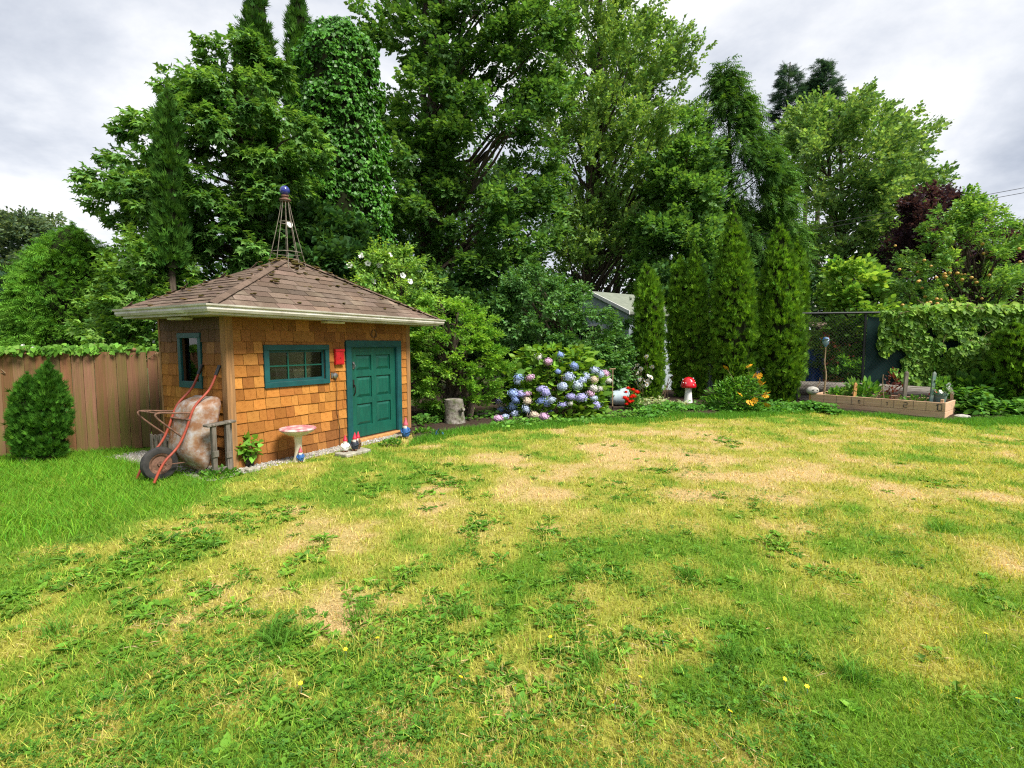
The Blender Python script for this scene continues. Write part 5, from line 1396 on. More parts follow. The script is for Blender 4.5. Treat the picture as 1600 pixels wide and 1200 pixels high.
# big red toadstool ornament
c = ground(1075, 631, .03)
hT = at(1075, 590, c[1])[2]
ts = thing('toadstool_ornament', 'large ornamental toadstool with glossy red cap and white stem', 'ornament', c)
G().lathe([(.125, -.02), (.12, .02), (.095, .2), (.08, hT * .62), (.075, hT * .66)], 20).build('stem', M['white'], ts, smooth=True)
cp = G().lathe([(.07, hT * .62), (.19, hT * .60), (.205, hT * .63), (.20, hT * .70), (.165, hT * .85), (.10, hT * .95), (0, hT * .99)], 28).build('cap', M['redgloss'], ts, smooth=True)
for a, el in ((0.2, .5), (1.4, .25), (2.6, .6), (-.9, .3), (-1.6, .6), (-2.3, .28), (3.6, .3), (-1.25, .12), (-.4, .8)):
    r_ = .205 * math.cos(el * 1.2); z_ = hT * (.66 + .33 * math.sin(el * 1.25)); G().ball((r_ * math.cos(a), r_ * math.sin(a), z_), .016, (1, 1, .9), 8, 6).build('spot', M['white'], cp, smooth=True)

# yellow coneflowers
c = ground(1165, 640, .03)
ru = thing('coneflower_plant', 'bushy plant with golden yellow daisy flowers in front of the cypresses', 'plant', c)
n = 1700; e2 = Env([(590,1140,1185),(608,1110,1195),(625,1098,1198),(642,1100,1200)], c[1], .6); p, out = e2.sample(n, .2, 1.0, .7); p[:, 2] = np.maximum(p[:, 2], .03)
plant_leaves(p - c, out * .7, .12, (.05,.16,.018), (.13,.30,.04), ru, single(L_oval(.2)), (0, 0, 0), upw=.4)
ym = mat('golden petal', (.72, .36, .01), (.62, .26, .008), rough=.6)
rme = bpy.data.meshes.new('flower'); rme.from_pydata(*[flower_disc(11, 1.0, .16, 5, -.12)[0], [], flower_disc(11, 1.0, .16, 5, -.12)[1]]); rme.materials.append(ym)
rpts = [(1023,583),(1060,650),(1095,655),(1075,652),(1105,700),(1120,708),(1137,795),(1028,838),(1045,843),(1150,855),(963,780),(1152,775),(865,595),(1062,825),(1128,780)]
for i, (hx, hy) in enumerate(rpts):
    p_ = at(940 + hx / 4.444, 440 + hy / 4.444, c[1] - .62) - c; o = obj('flower', rme, ru); o.location = Vector(p_); o.scale = (.085,) * 3; o.rotation_euler = (R(50) + rng.normal(0, .3), rng.normal(0, .3), rng.random() * 6); obj('centre', dcm, o).scale = (.9, .9, 1.2)
stems(ru, [(rng.normal(0, .15), 0, 0) for _ in rpts], [at(940 + a / 4.444, 440 + b / 4.444, c[1] - .28) - c for a, b in rpts], .006, 'branchwood')

# ================================================================== RAISED BED
BR, BL = ground(1476, 656), ground(1266, 637)
bu = (BR - BL) / np.linalg.norm(BR - BL); BA = math.atan2(bu[1], bu[0]); bl_ = float(np.linalg.norm(BR - BL))
rbd = thing('raised_bed', 'low raised vegetable bed of pale new planks', 'raised bed', BL, BA)
BH = .37; BDp = 1.15
for z0_, z1_ in ((0, .165), (.170, BH)):
    G().box((0, 0, z0_), (bl_, .04, z1_)).build('plank', M['palewood'], rbd, bevel=.005)
    G().box((bl_ - .04, .042, z0_), (bl_, BDp, z1_ - .004)).build('plank', M['palewood'], rbd, bevel=.005)
    G().box((0, .042, z0_), (.04, BDp, z1_ - .004)).build('plank', M['palewood'], rbd, bevel=.005)
    G().box((.042, BDp - .04, z0_), (bl_ - .042, BDp, z1_ - .004)).build('plank', M['palewood'], rbd, bevel=.005)
for i in (1, 2, 3, 4, 5, 6, 7, 8):
    xx_ = bl_ * (i / 9.0) + .04 * math.sin(i * 3); G().box((xx_, -.0025, .175), (xx_ + .006, 0, BH - .006)).build('joint_line', M['darkpaint'], rbd)
# stencilled marks on the front plank
def glyph(kind, x0_, z0_, s_, parent):
    g = G(); seg = {'2': [((0,1),(.6,1)),((.6,1),(.6,.5)),((.6,.5),(0,.5)),((0,.5),(0,0)),((0,0),(.6,0))], '0': [((0,0),(0,1)),((0,1),(.5,1)),((.5,1),(.5,0)),((.5,0),(0,0))], '1': [((.2,0),(.2,1)),((.2,1),(0,.8))], '-': [((0,.5),(.5,.5))]}[kind]
    for (a, b), (c_, d_) in seg: g.tube([(x0_ + a * s_, -.003, z0_ + b * s_), (x0_ + c_ * s_, -.003, z0_ + d_ * s_)], .007, 4)
    g.build('stencil_mark', M['darkpaint'], parent)
fx = lambda px_: (lambda r: float(((CP + r * ((np.array([-bu[1], bu[0], 0]) @ (BL - CP)) / (np.array([-bu[1], bu[0], 0]) @ r))) - BL) @ bu))(ray(px_, 630))
for kx, kk, zz_, s_ in ((1412, '2', .21, .11), (1463, '1', .20, .13), (1466, '0', .20, .13), (1341, '0', .22, .07), (1385, '1', .22, .08)): glyph(kk, fx(kx), zz_, s_, rbd)
G().add([(.04,.04,BH-.09),(bl_-.04,.04,BH-.09),(bl_-.04,BDp-.04,BH-.07),(.04,BDp-.04,BH-.07)], [(0,1,2,3)]).build('soil', M['soil'], rbd)
for xx_, yy_, hh_ in ((bl_ - .10, .045, BH + .07), (bl_ - .10, BDp - .13, BH + .16), (-.045, .0, BH - .02)):
    G().box((xx_, yy_, 0), (xx_ + .055, yy_ + .055, hh_)).build('post', M['stakewood'] if xx_ < 0 else M['palewood'], rbd, bevel=.004)
def inbed(px_, y_): 
    p_ = BL + bu * fx(px_) + np.array([-bu[1], bu[0], 0]) * y_; return p_ + np.array([0, 0, BH - .09])
def stake(name, label, px_, ypt, y_, w_, m_, cat='stake', tilt=0.0):
    b = inbed(px_, y_); h_ = at(px_, ypt, b[1])[2] - b[2]
    t = thing(name, label, cat, b); o = G().box((-w_, -w_ * .5, -.1), (w_, w_ * .5, h_ - .05)).add([(-w_,-w_*.5,h_-.05),(w_,-w_*.5,h_-.05),(w_,w_*.5,h_-.05),(-w_,w_*.5,h_-.05),(0,0,h_)], [(3,2,1,0),(0,1,4),(1,2,4),(2,3,4),(3,0,4)]).build('shaft', m_, t); o.rotation_euler = (0, tilt, 0); return t
stake('wooden_stake', 'flat orange wooden stake standing in the raised bed', 1332, 597, .10, .035, M['stakewood'], tilt=.05)
stake('wooden_stake', 'tall rough grey brown stake in the raised bed', 1404, 579, .45, .04, M['greywood'], tilt=.03)
stake('garden_stake', 'faded green stake leaning in the raised bed corner', 1449, 580, .3, .035, M['greenstake'], tilt=.06)
def branch(label, pxs, y_, rad, m_='branchwood', bent=True):
    b = inbed(pxs[0][0], y_); t = thing('branch_stake', label, 'stake', b); pts = [at(x_, q, b[1]) - b for x_, q in pxs]; pts[0] = np.array([pts[0][0], 0, -.1]); G().tube(smooth_path(pts, 1), [rad * (1 - .5 * i / (len(smooth_path(pts, 1)) - 1)) for i in range(len(smooth_path(pts, 1)))], 7).build('stem', M[m_], t, smooth=True); return t, b
bt, b_ = branch('crooked bare branch carrying a blue glass ornament', [(1287,624),(1289,600),(1291,588),(1290,578),(1288,566),(1290,550),(1290,540)], .3, .026)
branch('small forked twig standing beside the crooked branch', [(1272,620),(1275,606),(1281,598),(1281,590)], .35, .012)
branch('thin twig leaning across the middle of the raised bed', [(1364,627),(1372,616),(1379,608)], .35, .012)
branch('thin upright twig in the middle of the raised bed', [(1382,628),(1380,612),(1379,595),(1380,585)], .4, .014)
bo = thing('glass_ornament', 'blue and white glass ornament perched on the crooked branch', 'ornament', at(1290, 541, b_[1]))
G().lathe([(.02, -.02), (.03, .0), (.075, .08), (.085, .15), (.06, .22), (.0, .24)], 14).build('bulb', M['blueglass'], bo, smooth=True)
V, F = flower_disc(6, .16, .35, 2, .5); o = G().add(V, F).build('petal_ring', M['blueglass'], bo); o.location = (0, -.02, .12)
# stone face
sp_ = inbed(1268, .02); sp_[2] = BH - .02
sf = thing('stone_face', 'pale carved stone face sitting on the corner of the raised bed', 'ornament', sp_ + np.array([0, .0, 0]))
G().ball((0, 0, .10), .15, (1.05, .85, .72), 18, 12).build('head', M['stone'], sf, smooth=True)
for sx in (-.05, .05): G().ball((sx, -.115, .12), .022, (1.3, .6, .7), 8, 6).build('eye', M['darkpaint'], sf, smooth=True)
G().tube([(-.07, -.108, .065), (0, -.126, .055), (.07, -.108, .068)], .008, 6).build('mouth', M['darkpaint'], sf, smooth=True)
# small toadstool and pot inside
sm_ = inbed(1446, .75)
mt = thing('small_toadstool', 'tiny red toadstool ornament at the back of the raised bed', 'ornament', sm_)
G().lathe([(.05, 0), (.035, .12), (.03, .2)], 12).build('stem', M['white'], mt, smooth=True); G().lathe([(.03, .19), (.10, .185), (.10, .21), (.06, .27), (0, .285)], 16).build('cap', M['redgloss'], mt, smooth=True)
fp = inbed(1459, .5)
pt = thing('flower_pot', 'green flower pot with white flowers in the raised bed corner', 'plant', fp)
G().lathe([(.10, 0), (.14, .22), (.15, .22), (.15, .26), (.12, .26), (.0, .22)], 16).build('pot', M['greenstake'], pt, smooth=True)
n = 170; u = unit(rng.normal(0, 1, (n, 3))) * rng.random((n, 1)) ** .4; pos = u * np.array([.22, .2, .22]) + np.array([0, 0, .42]); plant_leaves(pos, u, .09, (.06,.18,.02), (.15,.32,.05), pt, single(L_oval()), (0, 0, 0))
for i in range(10): o = obj('flower', dme, pt); o.location = pos[i] * .9 + np.array([0, -.12, .0]); o.scale = (.05,) * 3; o.rotation_euler = (R(60), 0, i)
# vegetables
def veg(label, px_, y_, rad, h, n, size, tm, dark=(.06,.18,.025), light=(.15,.33,.05)):
    t, _ = low_plant('vegetable_plant', label, inbed(px_, y_), rad, h, n, size, dark, light, tm, cat='plant', upw=.3); return t
veg('broad green leafy vegetable behind the orange stake', 1345, .5, .34, .40, 150, .20, single(L_oval(.2)))
veg('pale green vegetable plant at the left of the orange stake', 1318, .55, .26, .36, 90, .20, single(L_oval(.2)), (.12,.26,.06), (.24,.40,.12))
veg('low green vegetable row near the crooked branch', 1300, .45, .30, .20, 160, .12, single(L_oval(.25)))
veg('dark purple leafed plant around the upright twig', 1380, .75, .22, .75, 130, .09, single(L_oval(.25)), (.06,.02,.02), (.17,.05,.04))
veg('small scattered green seedlings in the raised bed middle', 1420, .45, .35, .14, 110, .08, single(L_oval(.25)))
# log behind
L0, L1 = at(1238, 609, 14.0), at(1462, 612, 12.4)
lg_ = thing('bleached_log', 'long bleached grey log lying behind the raised bed', 'log', np.array([L0[0], L0[1], 0]), math.atan2(L1[1] - L0[1], L1[0] - L0[0]))
ll = float(np.linalg.norm((L1 - L0)[:2])); zc = .19
G().tube([(0, 0, zc + .22), (ll * .3, .03, zc + .24), (ll * .62, -.02, zc + .23), (ll, 0, zc + .20)], [.20, .19, .195, .18], 14).build('bole', M['log'], lg_, smooth=True)
G().tube([(.2, .05, .10), (ll * .9, .02, .10)], [.17, .16], 12).build('lower_bole', M['log'], lg_, smooth=True)

# vine over the chain link
n = 11000; px_ = np.concatenate([rng.normal(1470, 48, n // 2), rng.uniform(1380, 1680, n - n // 2)]); t_ = np.array([cl_at(q) for q in px_]); t_ = np.clip(t_, cl_at(1372), clen)
topb = CH + .10 * VN1(t_, t_ * 0, 1.6, 3); botb = np.interp(t_, [cl_at(1372), cl_at(1400), cl_at(1440), cl_at(1500), cl_at(1540), clen], [1.45, .7, .3, .3, .55, .9]) - .5 * VN2(t_, t_ * 0, 2.2, 3) + .2
z_ = botb + (topb - botb) * rng.random(n) ** .7
k = (VN2(t_, z_, 1.7, 3) > .27) | (z_ > CH - .2); t_, z_ = t_[k], z_[k]; n = len(t_)
pos = CL0 + cu * t_[:, None]; nv = np.array([cu[1], -cu[0], 0]); pos = pos + nv * (rng.uniform(.02, .14, n) + .55 * np.clip(VN1(t_, z_, 1.3, 3) - .35, 0, 1))[:, None]; pos[:, 2] = z_
vine('fence_vine', 'heart leaved green vine draped over the dark windscreen', pos, np.tile(nv, (n, 1)), .112, (.045,.13,.014), (.22,.40,.05), base=CL0 + cu * (clen * .6), stems=40)
n = 1500; t_ = rng.uniform(cl_at(1410), clen, n); pos = CL0 + cu * t_[:, None] + nv * rng.uniform(-.15, .25, n)[:, None]; pos[:, 2] = CH + rng.normal(.05, .07, n)
vine('top_vine', 'light green vine tangled along the top rail of the chain link fence', pos, np.tile(nv + np.array([0, 0, .6]), (n, 1)), .13, (.12,.26,.03), (.28,.44,.06), base=CL0 + cu * (clen * .5) + np.array([0, 0, CH]), stems=20)

# ================================================================== EVERGREENS IN THE GARDEN
AG = dict(dark=(.022,.075,.010), light=(.175,.350,.028))
grp = 'columnar cypresses in the flower bed'
def cyp(label, rows, d, n, **k):
    return column('columnar_cypress', label, rows, d, n, .17, group=grp, tmpl=FAN, base=np.array([at((rows[-1][1] + rows[-1][2]) / 2, rows[-1][0], d)[0], d, 0.0]), **AG, **k)
cyp('short slim cypress next to the rambling shrub', [(408,1005,1012),(425,998,1024),(460,990,1036),(520,987,1040),(580,992,1040),(620,1000,1034)], 14.2, 5200)
cyp('middling cypress with rounded top beside the twin pointed one', [(398,1055,1068),(420,1048,1076),(470,1042,1082),(540,1040,1084),(590,1044,1082),(624,1052,1078)], 14.8, 5200)
cyp('slim pointed cypress crowded between two taller neighbours', [(372,1082,1090),(400,1075,1098),(450,1068,1104),(520,1065,1108),(590,1068,1106),(624,1075,1100)], 14.5, 5200)
cyp('tallest pointed cypress of the garden row', [(312,1142,1148),(335,1134,1158),(380,1122,1168),(440,1112,1178),(520,1106,1184),(580,1110,1180),(628,1118,1168)], 14.0, 8500)
cyp('second tallest cypress with a leaning bright tip', [(338,1212,1220),(360,1204,1232),(410,1192,1244),(470,1184,1252),(540,1180,1256),(590,1188,1252),(626,1198,1244)], 13.8, 7800)
cyp('slender cypress shoot hugging the tall one by the chain link fence', [(368,1242,1249),(395,1236,1258),(450,1230,1264),(520,1228,1264),(600,1232,1258)], 14.2, 3600)
column('small_cypress', 'young rounded cypress growing at the right end of the windscreen', [(498,1578,1592),(525,1560,1618),(570,1550,1632),(610,1552,1632),(632,1562,1622)], 11.9, 4200, .15, tmpl=FAN, **AG)
for lb, rows, d_, n_ in (('taller pointed young cypress in front of the wooden fence', [(558,71,79),(578,60,92),(615,50,104),(660,45,111),(712,52,106)], 6.95, 3600), ('shorter cypress pressed against the taller one by the wooden fence', [(580,38,46),(598,28,60),(640,18,68),(680,15,68),(712,24,62)], 6.85, 2800)):
    column('fence_cypress', lb, rows, d_, n_, .11, tmpl=FAN2, dark=(.020,.080,.010), light=(.07,.19,.018), cat='shrub', depth=.95, wob=.12, lump=9)
n=0
strip_cover('side_groundcover', 'mass of heart leaved ground cover beside the raised bed', [(1488,648),(1530,648),(1570,648),(1620,648),(1680,650)], 3800, .12, (.045,.15,.016), (.13,.30,.035), HEART, .5)
low_plant('leafy_shrub', 'low leafy shrub spilling below the windscreen beside the raised bed', ground(1530, 640), 1.0, .95, 1500, .16, (.04,.13,.016), (.12,.28,.035), HEART, cat='shrub')
low_plant('leafy_shrub', 'tangle of leaves under the young rounded cypress', ground(1610, 640), .9, .8, 1000, .16, (.04,.13,.016), (.12,.28,.035), HEART, cat='shrub')
o = G().ball((0, 0, .03), .14, (1.3, .8, .4), 10, 6).build('field_stone', M['stone'], None, smooth=True); o.location = ground(1503, 653); tag(o, 'pale flat stone on the grass right of the raised bed', 'stone')
# fruit bushes seen through the open chain link
tree('berry_bush', 'light green bush with reddish fruit behind the open chain link', [(500,1262,1350),(530,1258,1352),(570,1258,1356),(610,1265,1400)], 15.4, K=60, rc=.28, per=55, tmpl=SP_DIAL, size=.2, dark=(.09,.20,.025), light=(.24,.38,.06), trunk=.03, stems=4, use=24, cat='shrub', lo=.3)
tree('bean_plants', 'dense green bean foliage behind the raised bed log', [(555,1290,1360),(580,1285,1390),(605,1290,1400)], 14.6, K=40, rc=.24, per=50, tmpl=SP_DIAL, size=.2, dark=(.06,.17,.02), light=(.15,.32,.04), trunk=.02, stems=4, use=20, cat='plant', lo=.3)
tree('fig_tree', 'young fig with large pale green leaves above the fence', [(418,1300,1362),(440,1288,1376),(470,1286,1392),(500,1290,1400),(540,1300,1380)], 14.9, K=46, rc=.32, per=26, tmpl=SP_BIG, size=.38, dark=(.10,.23,.03), light=(.26,.40,.06), trunk=.04, stems=3, use=40, cat='tree', lo=.4, updir=.7)
ap, apc = tree('apple_tree', 'open apple tree with ripening fruit behind the windscreen', [(312,1500,1530),(345,1455,1560),(390,1418,1580),(430,1405,1600),(470,1400,1620),(500,1410,1630)], 14.6, K=120, rc=.28, per=44, tmpl=SP_OVAL, size=.27, dark=(.06,.16,.025), light=(.20,.34,.06), trunk=.09, stems=3, use=110, lo=.3, hi=1.0, updir=.8, dens=.62, extra=[(1525,322,14.4),(1510,335,14.4),(1560,352,14.3),(1545,340,14.4),(1470,345,14.5)], rise=1.0)
ab = np.array(ap.location); am = G().ball((0, 0, 0), 1, (1, 1, .9), 10, 8); amm = bpy.data.meshes.new('apple'); amm.from_pydata(am.v, [], am.f); amm.materials.append(M['apple']); amm.polygons.foreach_set('use_smooth', [True] * len(amm.polygons))
for i in range(46):
    p_ = at(rng.normal(1475, 45), rng.normal(440, 28), 14.6 - rng.uniform(.4, 1.3)) - ab; o = obj('apple', amm, ap); o.location = Vector(p_); s_ = rng.uniform(.034, .048); o.scale = (s_, s_, s_)

# ================================================================== BACKGROUND TREES
MD = dict(dark=(.040,.110,.018), light=(.14,.275,.048))
tree('young_maple', 'broad maple with pale limbs reaching over behind the shed', [(60,340,425),(110,315,450),(170,292,470),(230,235,488),(280,200,492),(330,205,470),(380,220,445),(430,225,430),(470,235,380)], 11.8, base=np.array([-6.3, 11.8, 0]),
     K=165, rc=.46, per=56, tmpl=SP_MAPLE, size=.33, trunk=.13, stems=2, use=110, rise=.5, lo=.3, hi=1.0, droop=.35, depth=.8, flat=.45, updir=.2, outw=1.0, jit=.35,
     extra=[(150,272,11.6),(165,285,11.6),(178,312,11.7),(200,300,11.6),(195,248,11.6),(215,208,11.7),(232,190,11.7),(285,118,11.7),(295,135,11.7),(340,88,11.7),(250,185,11.7),(225,330,11.6),(205,345,11.6),(470,210,11.5),(480,240,11.5),(455,190,11.5)], **MD)
CG = dict(dark=(.020,.070,.010), light=(.07,.17,.022))
column('tall_cypress', 'pointed dark cypress top rising out of the young maple', [(132,256,266),(165,246,280),(220,240,290),(300,238,296),(420,240,296)], 10.2, 3600, .19, tmpl=FAN, **CG)
column('tall_cypress', 'very tall dark cypress spire behind the maple and trellis tower', [(-90,392,408),(0,378,424),(80,368,434),(160,364,438),(280,362,450),(430,360,460)], 18, 4200, .36, tmpl=FAN, wob=.16, **CG)
column('tall_cypress', 'tall dark cypress pressed against the ivy covered column', [(-60,458,474),(40,444,492),(120,440,505),(260,445,520),(430,445,530)], 17.5, 3600, .36, tmpl=FAN, wob=.16, **CG)
column('ivy_column', 'thick column of glossy ivy smothering a tall trunk', [(30,520,550),(52,490,578),(90,466,594),(160,464,600),(240,470,604),(320,472,606),(400,470,608),(450,468,612)], 14.2, 25000, .125, tmpl=single(L_dia(.42,.08)), dark=(.028,.105,.012), light=(.09,.26,.03), matl='gloss_leaf', hang=True, wob=.22, lump=3.0, nub=7)
tree('big_maple', 'large dark maple with several stems filling the middle background', [(-160,640,820),(-60,600,870),(60,572,890),(150,572,895),(240,580,898),(330,590,890),(400,600,875),(450,620,860)], 18, base=np.array([-3.0, 18, 0]),
     K=280, rc=.72, per=64, tmpl=SP_BMAPLE, size=.43, trunk=.20, stems=4, use=90, rise=.9, lo=.3, hi=1.0, droop=.25, depth=.8, flat=.5, outw=.9, dark=(.034,.095,.016), light=(.125,.25,.045), rl=.08, jit=.35)
tree('tall_alder', 'tall airy deciduous tree with upswept branches against the sky', [(-60,890,970),(20,862,1020),(70,850,1035),(110,845,1078),(180,835,1085),(260,830,1080),(340,835,1070),(420,845,1040)], 23, base=np.array([3.6, 23, 0]),
     K=260, rc=.62, per=46, tmpl=SP_DIA, size=.49, plume=2.4, dark=(.055,.125,.022), light=(.20,.33,.07), trunk=.22, stems=2, use=150, rise=1.3, lo=.15, hi=1.0, updir=.9, flat=1.0, outw=.6, rl=.06)
tree('understory_maple', 'rounded mid green maple in front of the tall alder', [(190,1050,1100),(250,1022,1112),(300,1000,1118),(350,985,1125),(410,975,1130),(460,980,1130)], 20.5, K=110, rc=.7, per=64, tmpl=SP_BMAPLE, size=.46, trunk=.1, use=40, lo=.35, hi=1.0, **MD)
tree('red_cedar', 'tall feathery cedar with drooping sprays', [(98,1124,1140),(125,1104,1162),(170,1092,1186),(220,1082,1212),(280,1076,1238),(340,1074,1252),(400,1080,1256),(450,1090,1250)], 25, K=270, rc=.68, per=56, tmpl=FRONDW, size=.70, dark=(.030,.090,.014), light=(.10,.21,.026),
     matl='needle', trunk=.22, use=60, rise=.3, lo=.15, hi=1.0, front=.82, droop=.95, updir=.1, flat=1.1, outw=.9)
SG = dict(dark=(.016,.045,.024), light=(.05,.105,.055))
for lb, rows in (('slim blue green spruce top left of its taller twin', [(100,1228,1234),(122,1216,1246),(150,1208,1254),(185,1200,1264),(240,1196,1268)]), ('tallest blue green spruce top above the pale maple', [(92,1282,1289),(112,1268,1300),(140,1258,1314),(175,1248,1324),(240,1244,1332)]), ('short blue green spruce between its two neighbours', [(126,1264,1268),(150,1254,1276),(190,1246,1284),(240,1240,1290)])):
    tree('spruce', lb, rows, 48, base=np.array([at((rows[-1][1]+rows[-1][2])/2, 240, 48)[0], 48, 0]), K=190, rc=.55, per=34, tmpl=FROND, size=.85, matl='needle', trunk=.3, use=60, rise=-.2, lo=.1, hi=1.0, droop=.2, updir=.25, flat=.4, outw=1.3, plume=1.2, group='far spruces', top=at((rows[0][1]+rows[0][2])/2, rows[0][0], 48), **SG)
tree('pale_maple', 'broad pale green maple leaning out to the right over the plum', [(168,1262,1300),(195,1225,1360),(235,1212,1408),(290,1215,1428),(340,1235,1446),(390,1240,1430),(430,1245,1400),(470,1255,1380)], 30, K=250, rc=.85, per=50, tmpl=SP_DIAL, size=.64, plume=2.2, dark=(.06,.14,.028), light=(.23,.36,.09), trunk=.25, stems=2, use=90, rise=.8,
     lo=.35, hi=1.0, extra=[(1425,255,29.5),(1415,235,29.5),(1450,285,29.5),(1455,300,29.5),(1385,215,29.5),(1350,185,30)], updir=.5, rl=.08)
for lb, rows, d in (('purple leaved plum tree behind the apple tree', [(296,1450,1475),(325,1410,1500),(370,1375,1520),(420,1368,1520),(465,1370,1500)], 21), ('purple leaved plum crown by the red trimmed house', [(355,1560,1600),(385,1515,1650),(430,1500,1680),(480,1500,1690)], 20)):
    tree('purple_plum', lb, rows, d, K=100, rc=.55, per=46, tmpl=SP_DIAL, size=.42, dark=(.016,.009,.012), light=(.07,.032,.04), trunk=.12, stems=3, use=60, lo=.2, hi=1.0, updir=.5, group='purple plums behind the fence')
# left side
column('globe_cedar', 'rounded bright green cedar behind the wooden fence', [(343,104,122),(370,78,150),(410,55,178),(450,40,200),(500,32,214),(560,36,214)], 12.5, 7000, .26, tmpl=FRONDW, dark=(.035,.115,.012), light=(.12,.28,.028), wob=.13, lump=5, up_w=-.25, outw=1.0, cat='tree')
tree('hazel_shrub', 'yellow green leafy shrub between globe cedar and shed roof', [(362,205,250),(395,180,300),(440,165,330),(490,150,330),(550,150,320)], 10.6, K=90, rc=.34, per=48, tmpl=SP_MAPLE, size=.26, dark=(.05,.13,.02), light=(.17,.31,.045), trunk=.05, stems=4, use=40, lo=.35, cat='shrub', dens=.62)
tree('far_poplar', 'hazy grey green poplar at the far end of the fence', [(340,22,44),(370,0,72),(420,-30,84),(470,-50,90),(540,-60,95)], 38, K=90, rc=1.1, per=44, tmpl=SP_DIA, size=.9, dark=(.05,.085,.04), light=(.12,.18,.075), trunk=.25, stems=2, use=60, lo=.2, hi=1.0, updir=.8)
tree('far_poplar', 'thin far poplar peeping over the globe cedar', [(348,62,82),(370,50,95),(420,45,110),(480,40,110)], 42, K=40, rc=1.0, per=40, tmpl=SP_DIA, size=.95, dark=(.06,.10,.045), light=(.14,.20,.085), trunk=.25, use=25, lo=.2, hi=1.0, updir=.8)
tree('far_fir', 'dark blue green fir at the far left end of the fence', [(420,-20,6),(450,-34,16),(500,-50,24),(545,-60,28)], 30, K=60, rc=.6, per=40, tmpl=FROND, size=.9, dark=(.016,.05,.022), light=(.05,.11,.045), matl='needle', trunk=.2, use=20, lo=.2, hi=1.0, droop=.5)
for lb, rows, d in (('broad grey green tree past the end of the wooden fence', [(380,-150,-90),(430,-210,-50),(490,-230,-40),(560,-220,-40)], 32), ('low dark tree beyond the far end of the wooden fence', [(430,-330,-260),(470,-390,-190),(560,-400,-180)], 28)):
    tree('fence_end_tree', lb, rows, d, K=70, rc=1.1, per=34, tmpl=SP_DIA, size=1.0, dark=(.04,.08,.03), light=(.10,.17,.06), trunk=.2, stems=2, use=30, lo=.1, hi=1.0, updir=.5)
# shrubs behind the shed
hb, hbc = tree('hibiscus_shrub', 'pale leaved shrub with white blooms behind the shed roof', [(392,588,640),(415,556,665),(445,545,682),(480,550,690),(520,560,690)], 11.6, K=60, rc=.30, per=34, tmpl=SP_OVAL, size=.24, dark=(.09,.20,.03), light=(.24,.38,.06), trunk=.04, stems=4, use=50, lo=.3, cat='shrub', updir=.6)
hb0 = np.array(hb.location)
for xp, yp in ((546,415),(575,412),(593,415),(629,431),(565,400),(608,399),(640,440),(583,440)):
    V, F = flower_disc(5, .07, .5, xp, .35); o = G().add(V, F).build('flower', M['trimwhite'], hb); o.location = Vector(at(xp, yp, 11.1) - hb0); o.rotation_euler = (R(70), rng.normal(0, .4), rng.random())
for lb, rows, d, K_ in (('dark laurel thicket behind the trellis tower', [(330,430,520),(370,410,600),(420,400,640),(470,400,650),(540,420,650)], 13.2, 90),
                    ('dark laurel thicket under the big maple', [(430,640,740),(460,610,800),(510,610,820),(570,620,820)], 16.5, 100),
                    ('dark laurel thicket left of the neighbour house', [(435,800,870),(455,790,885),(500,780,900),(560,790,920)], 17.5, 50),
                    ('dark laurel thicket behind the cypress row', [(420,1040,1130),(450,1010,1240),(500,1000,1250),(560,1000,1260)], 18.5, 90),
                    ('dark laurel thicket below the purple plum', [(430,1270,1330),(455,1262,1420),(500,1262,1560),(560,1262,1600)], 19.5, 120)):
    tree('laurel_thicket', lb, rows, d, K=K_, rc=.55, per=48, tmpl=SP_LAUREL, size=.50, dark=(.018,.055,.011), light=(.055,.13,.025), trunk=.07, stems=4, use=40, lo=.2, hi=1.0, cat='shrub', matl='gloss_leaf', group='laurel thickets behind the garden', depth=.5)
grpb = 'woodland along the back'
for i, (x0_, x1_, yt, d) in enumerate(((380, 640, 300, 27), (590, 860, 250, 30), (820, 1100, 300, 31), (1060, 1300, 330, 34))):
    tree('woodland_tree', ['shadowy woodland tree behind the ivy column', 'shadowy woodland tree behind the big maple', 'shadowy woodland tree behind the tall alder', 'shadowy woodland tree behind the red cedar'][i], [(yt, (x0_*.7+x1_*.3), (x0_*.3+x1_*.7)), (yt + 50, x0_ + 20, x1_ - 20), (440, x0_, x1_), (520, x0_, x1_)], d,
         K=100, rc=1.2, per=28, tmpl=SP_DIAL, size=.85, dark=(.022,.06,.014), light=(.07,.15,.035), trunk=.25, stems=2, use=30, lo=.1, hi=1.0, group=grpb, depth=.5)

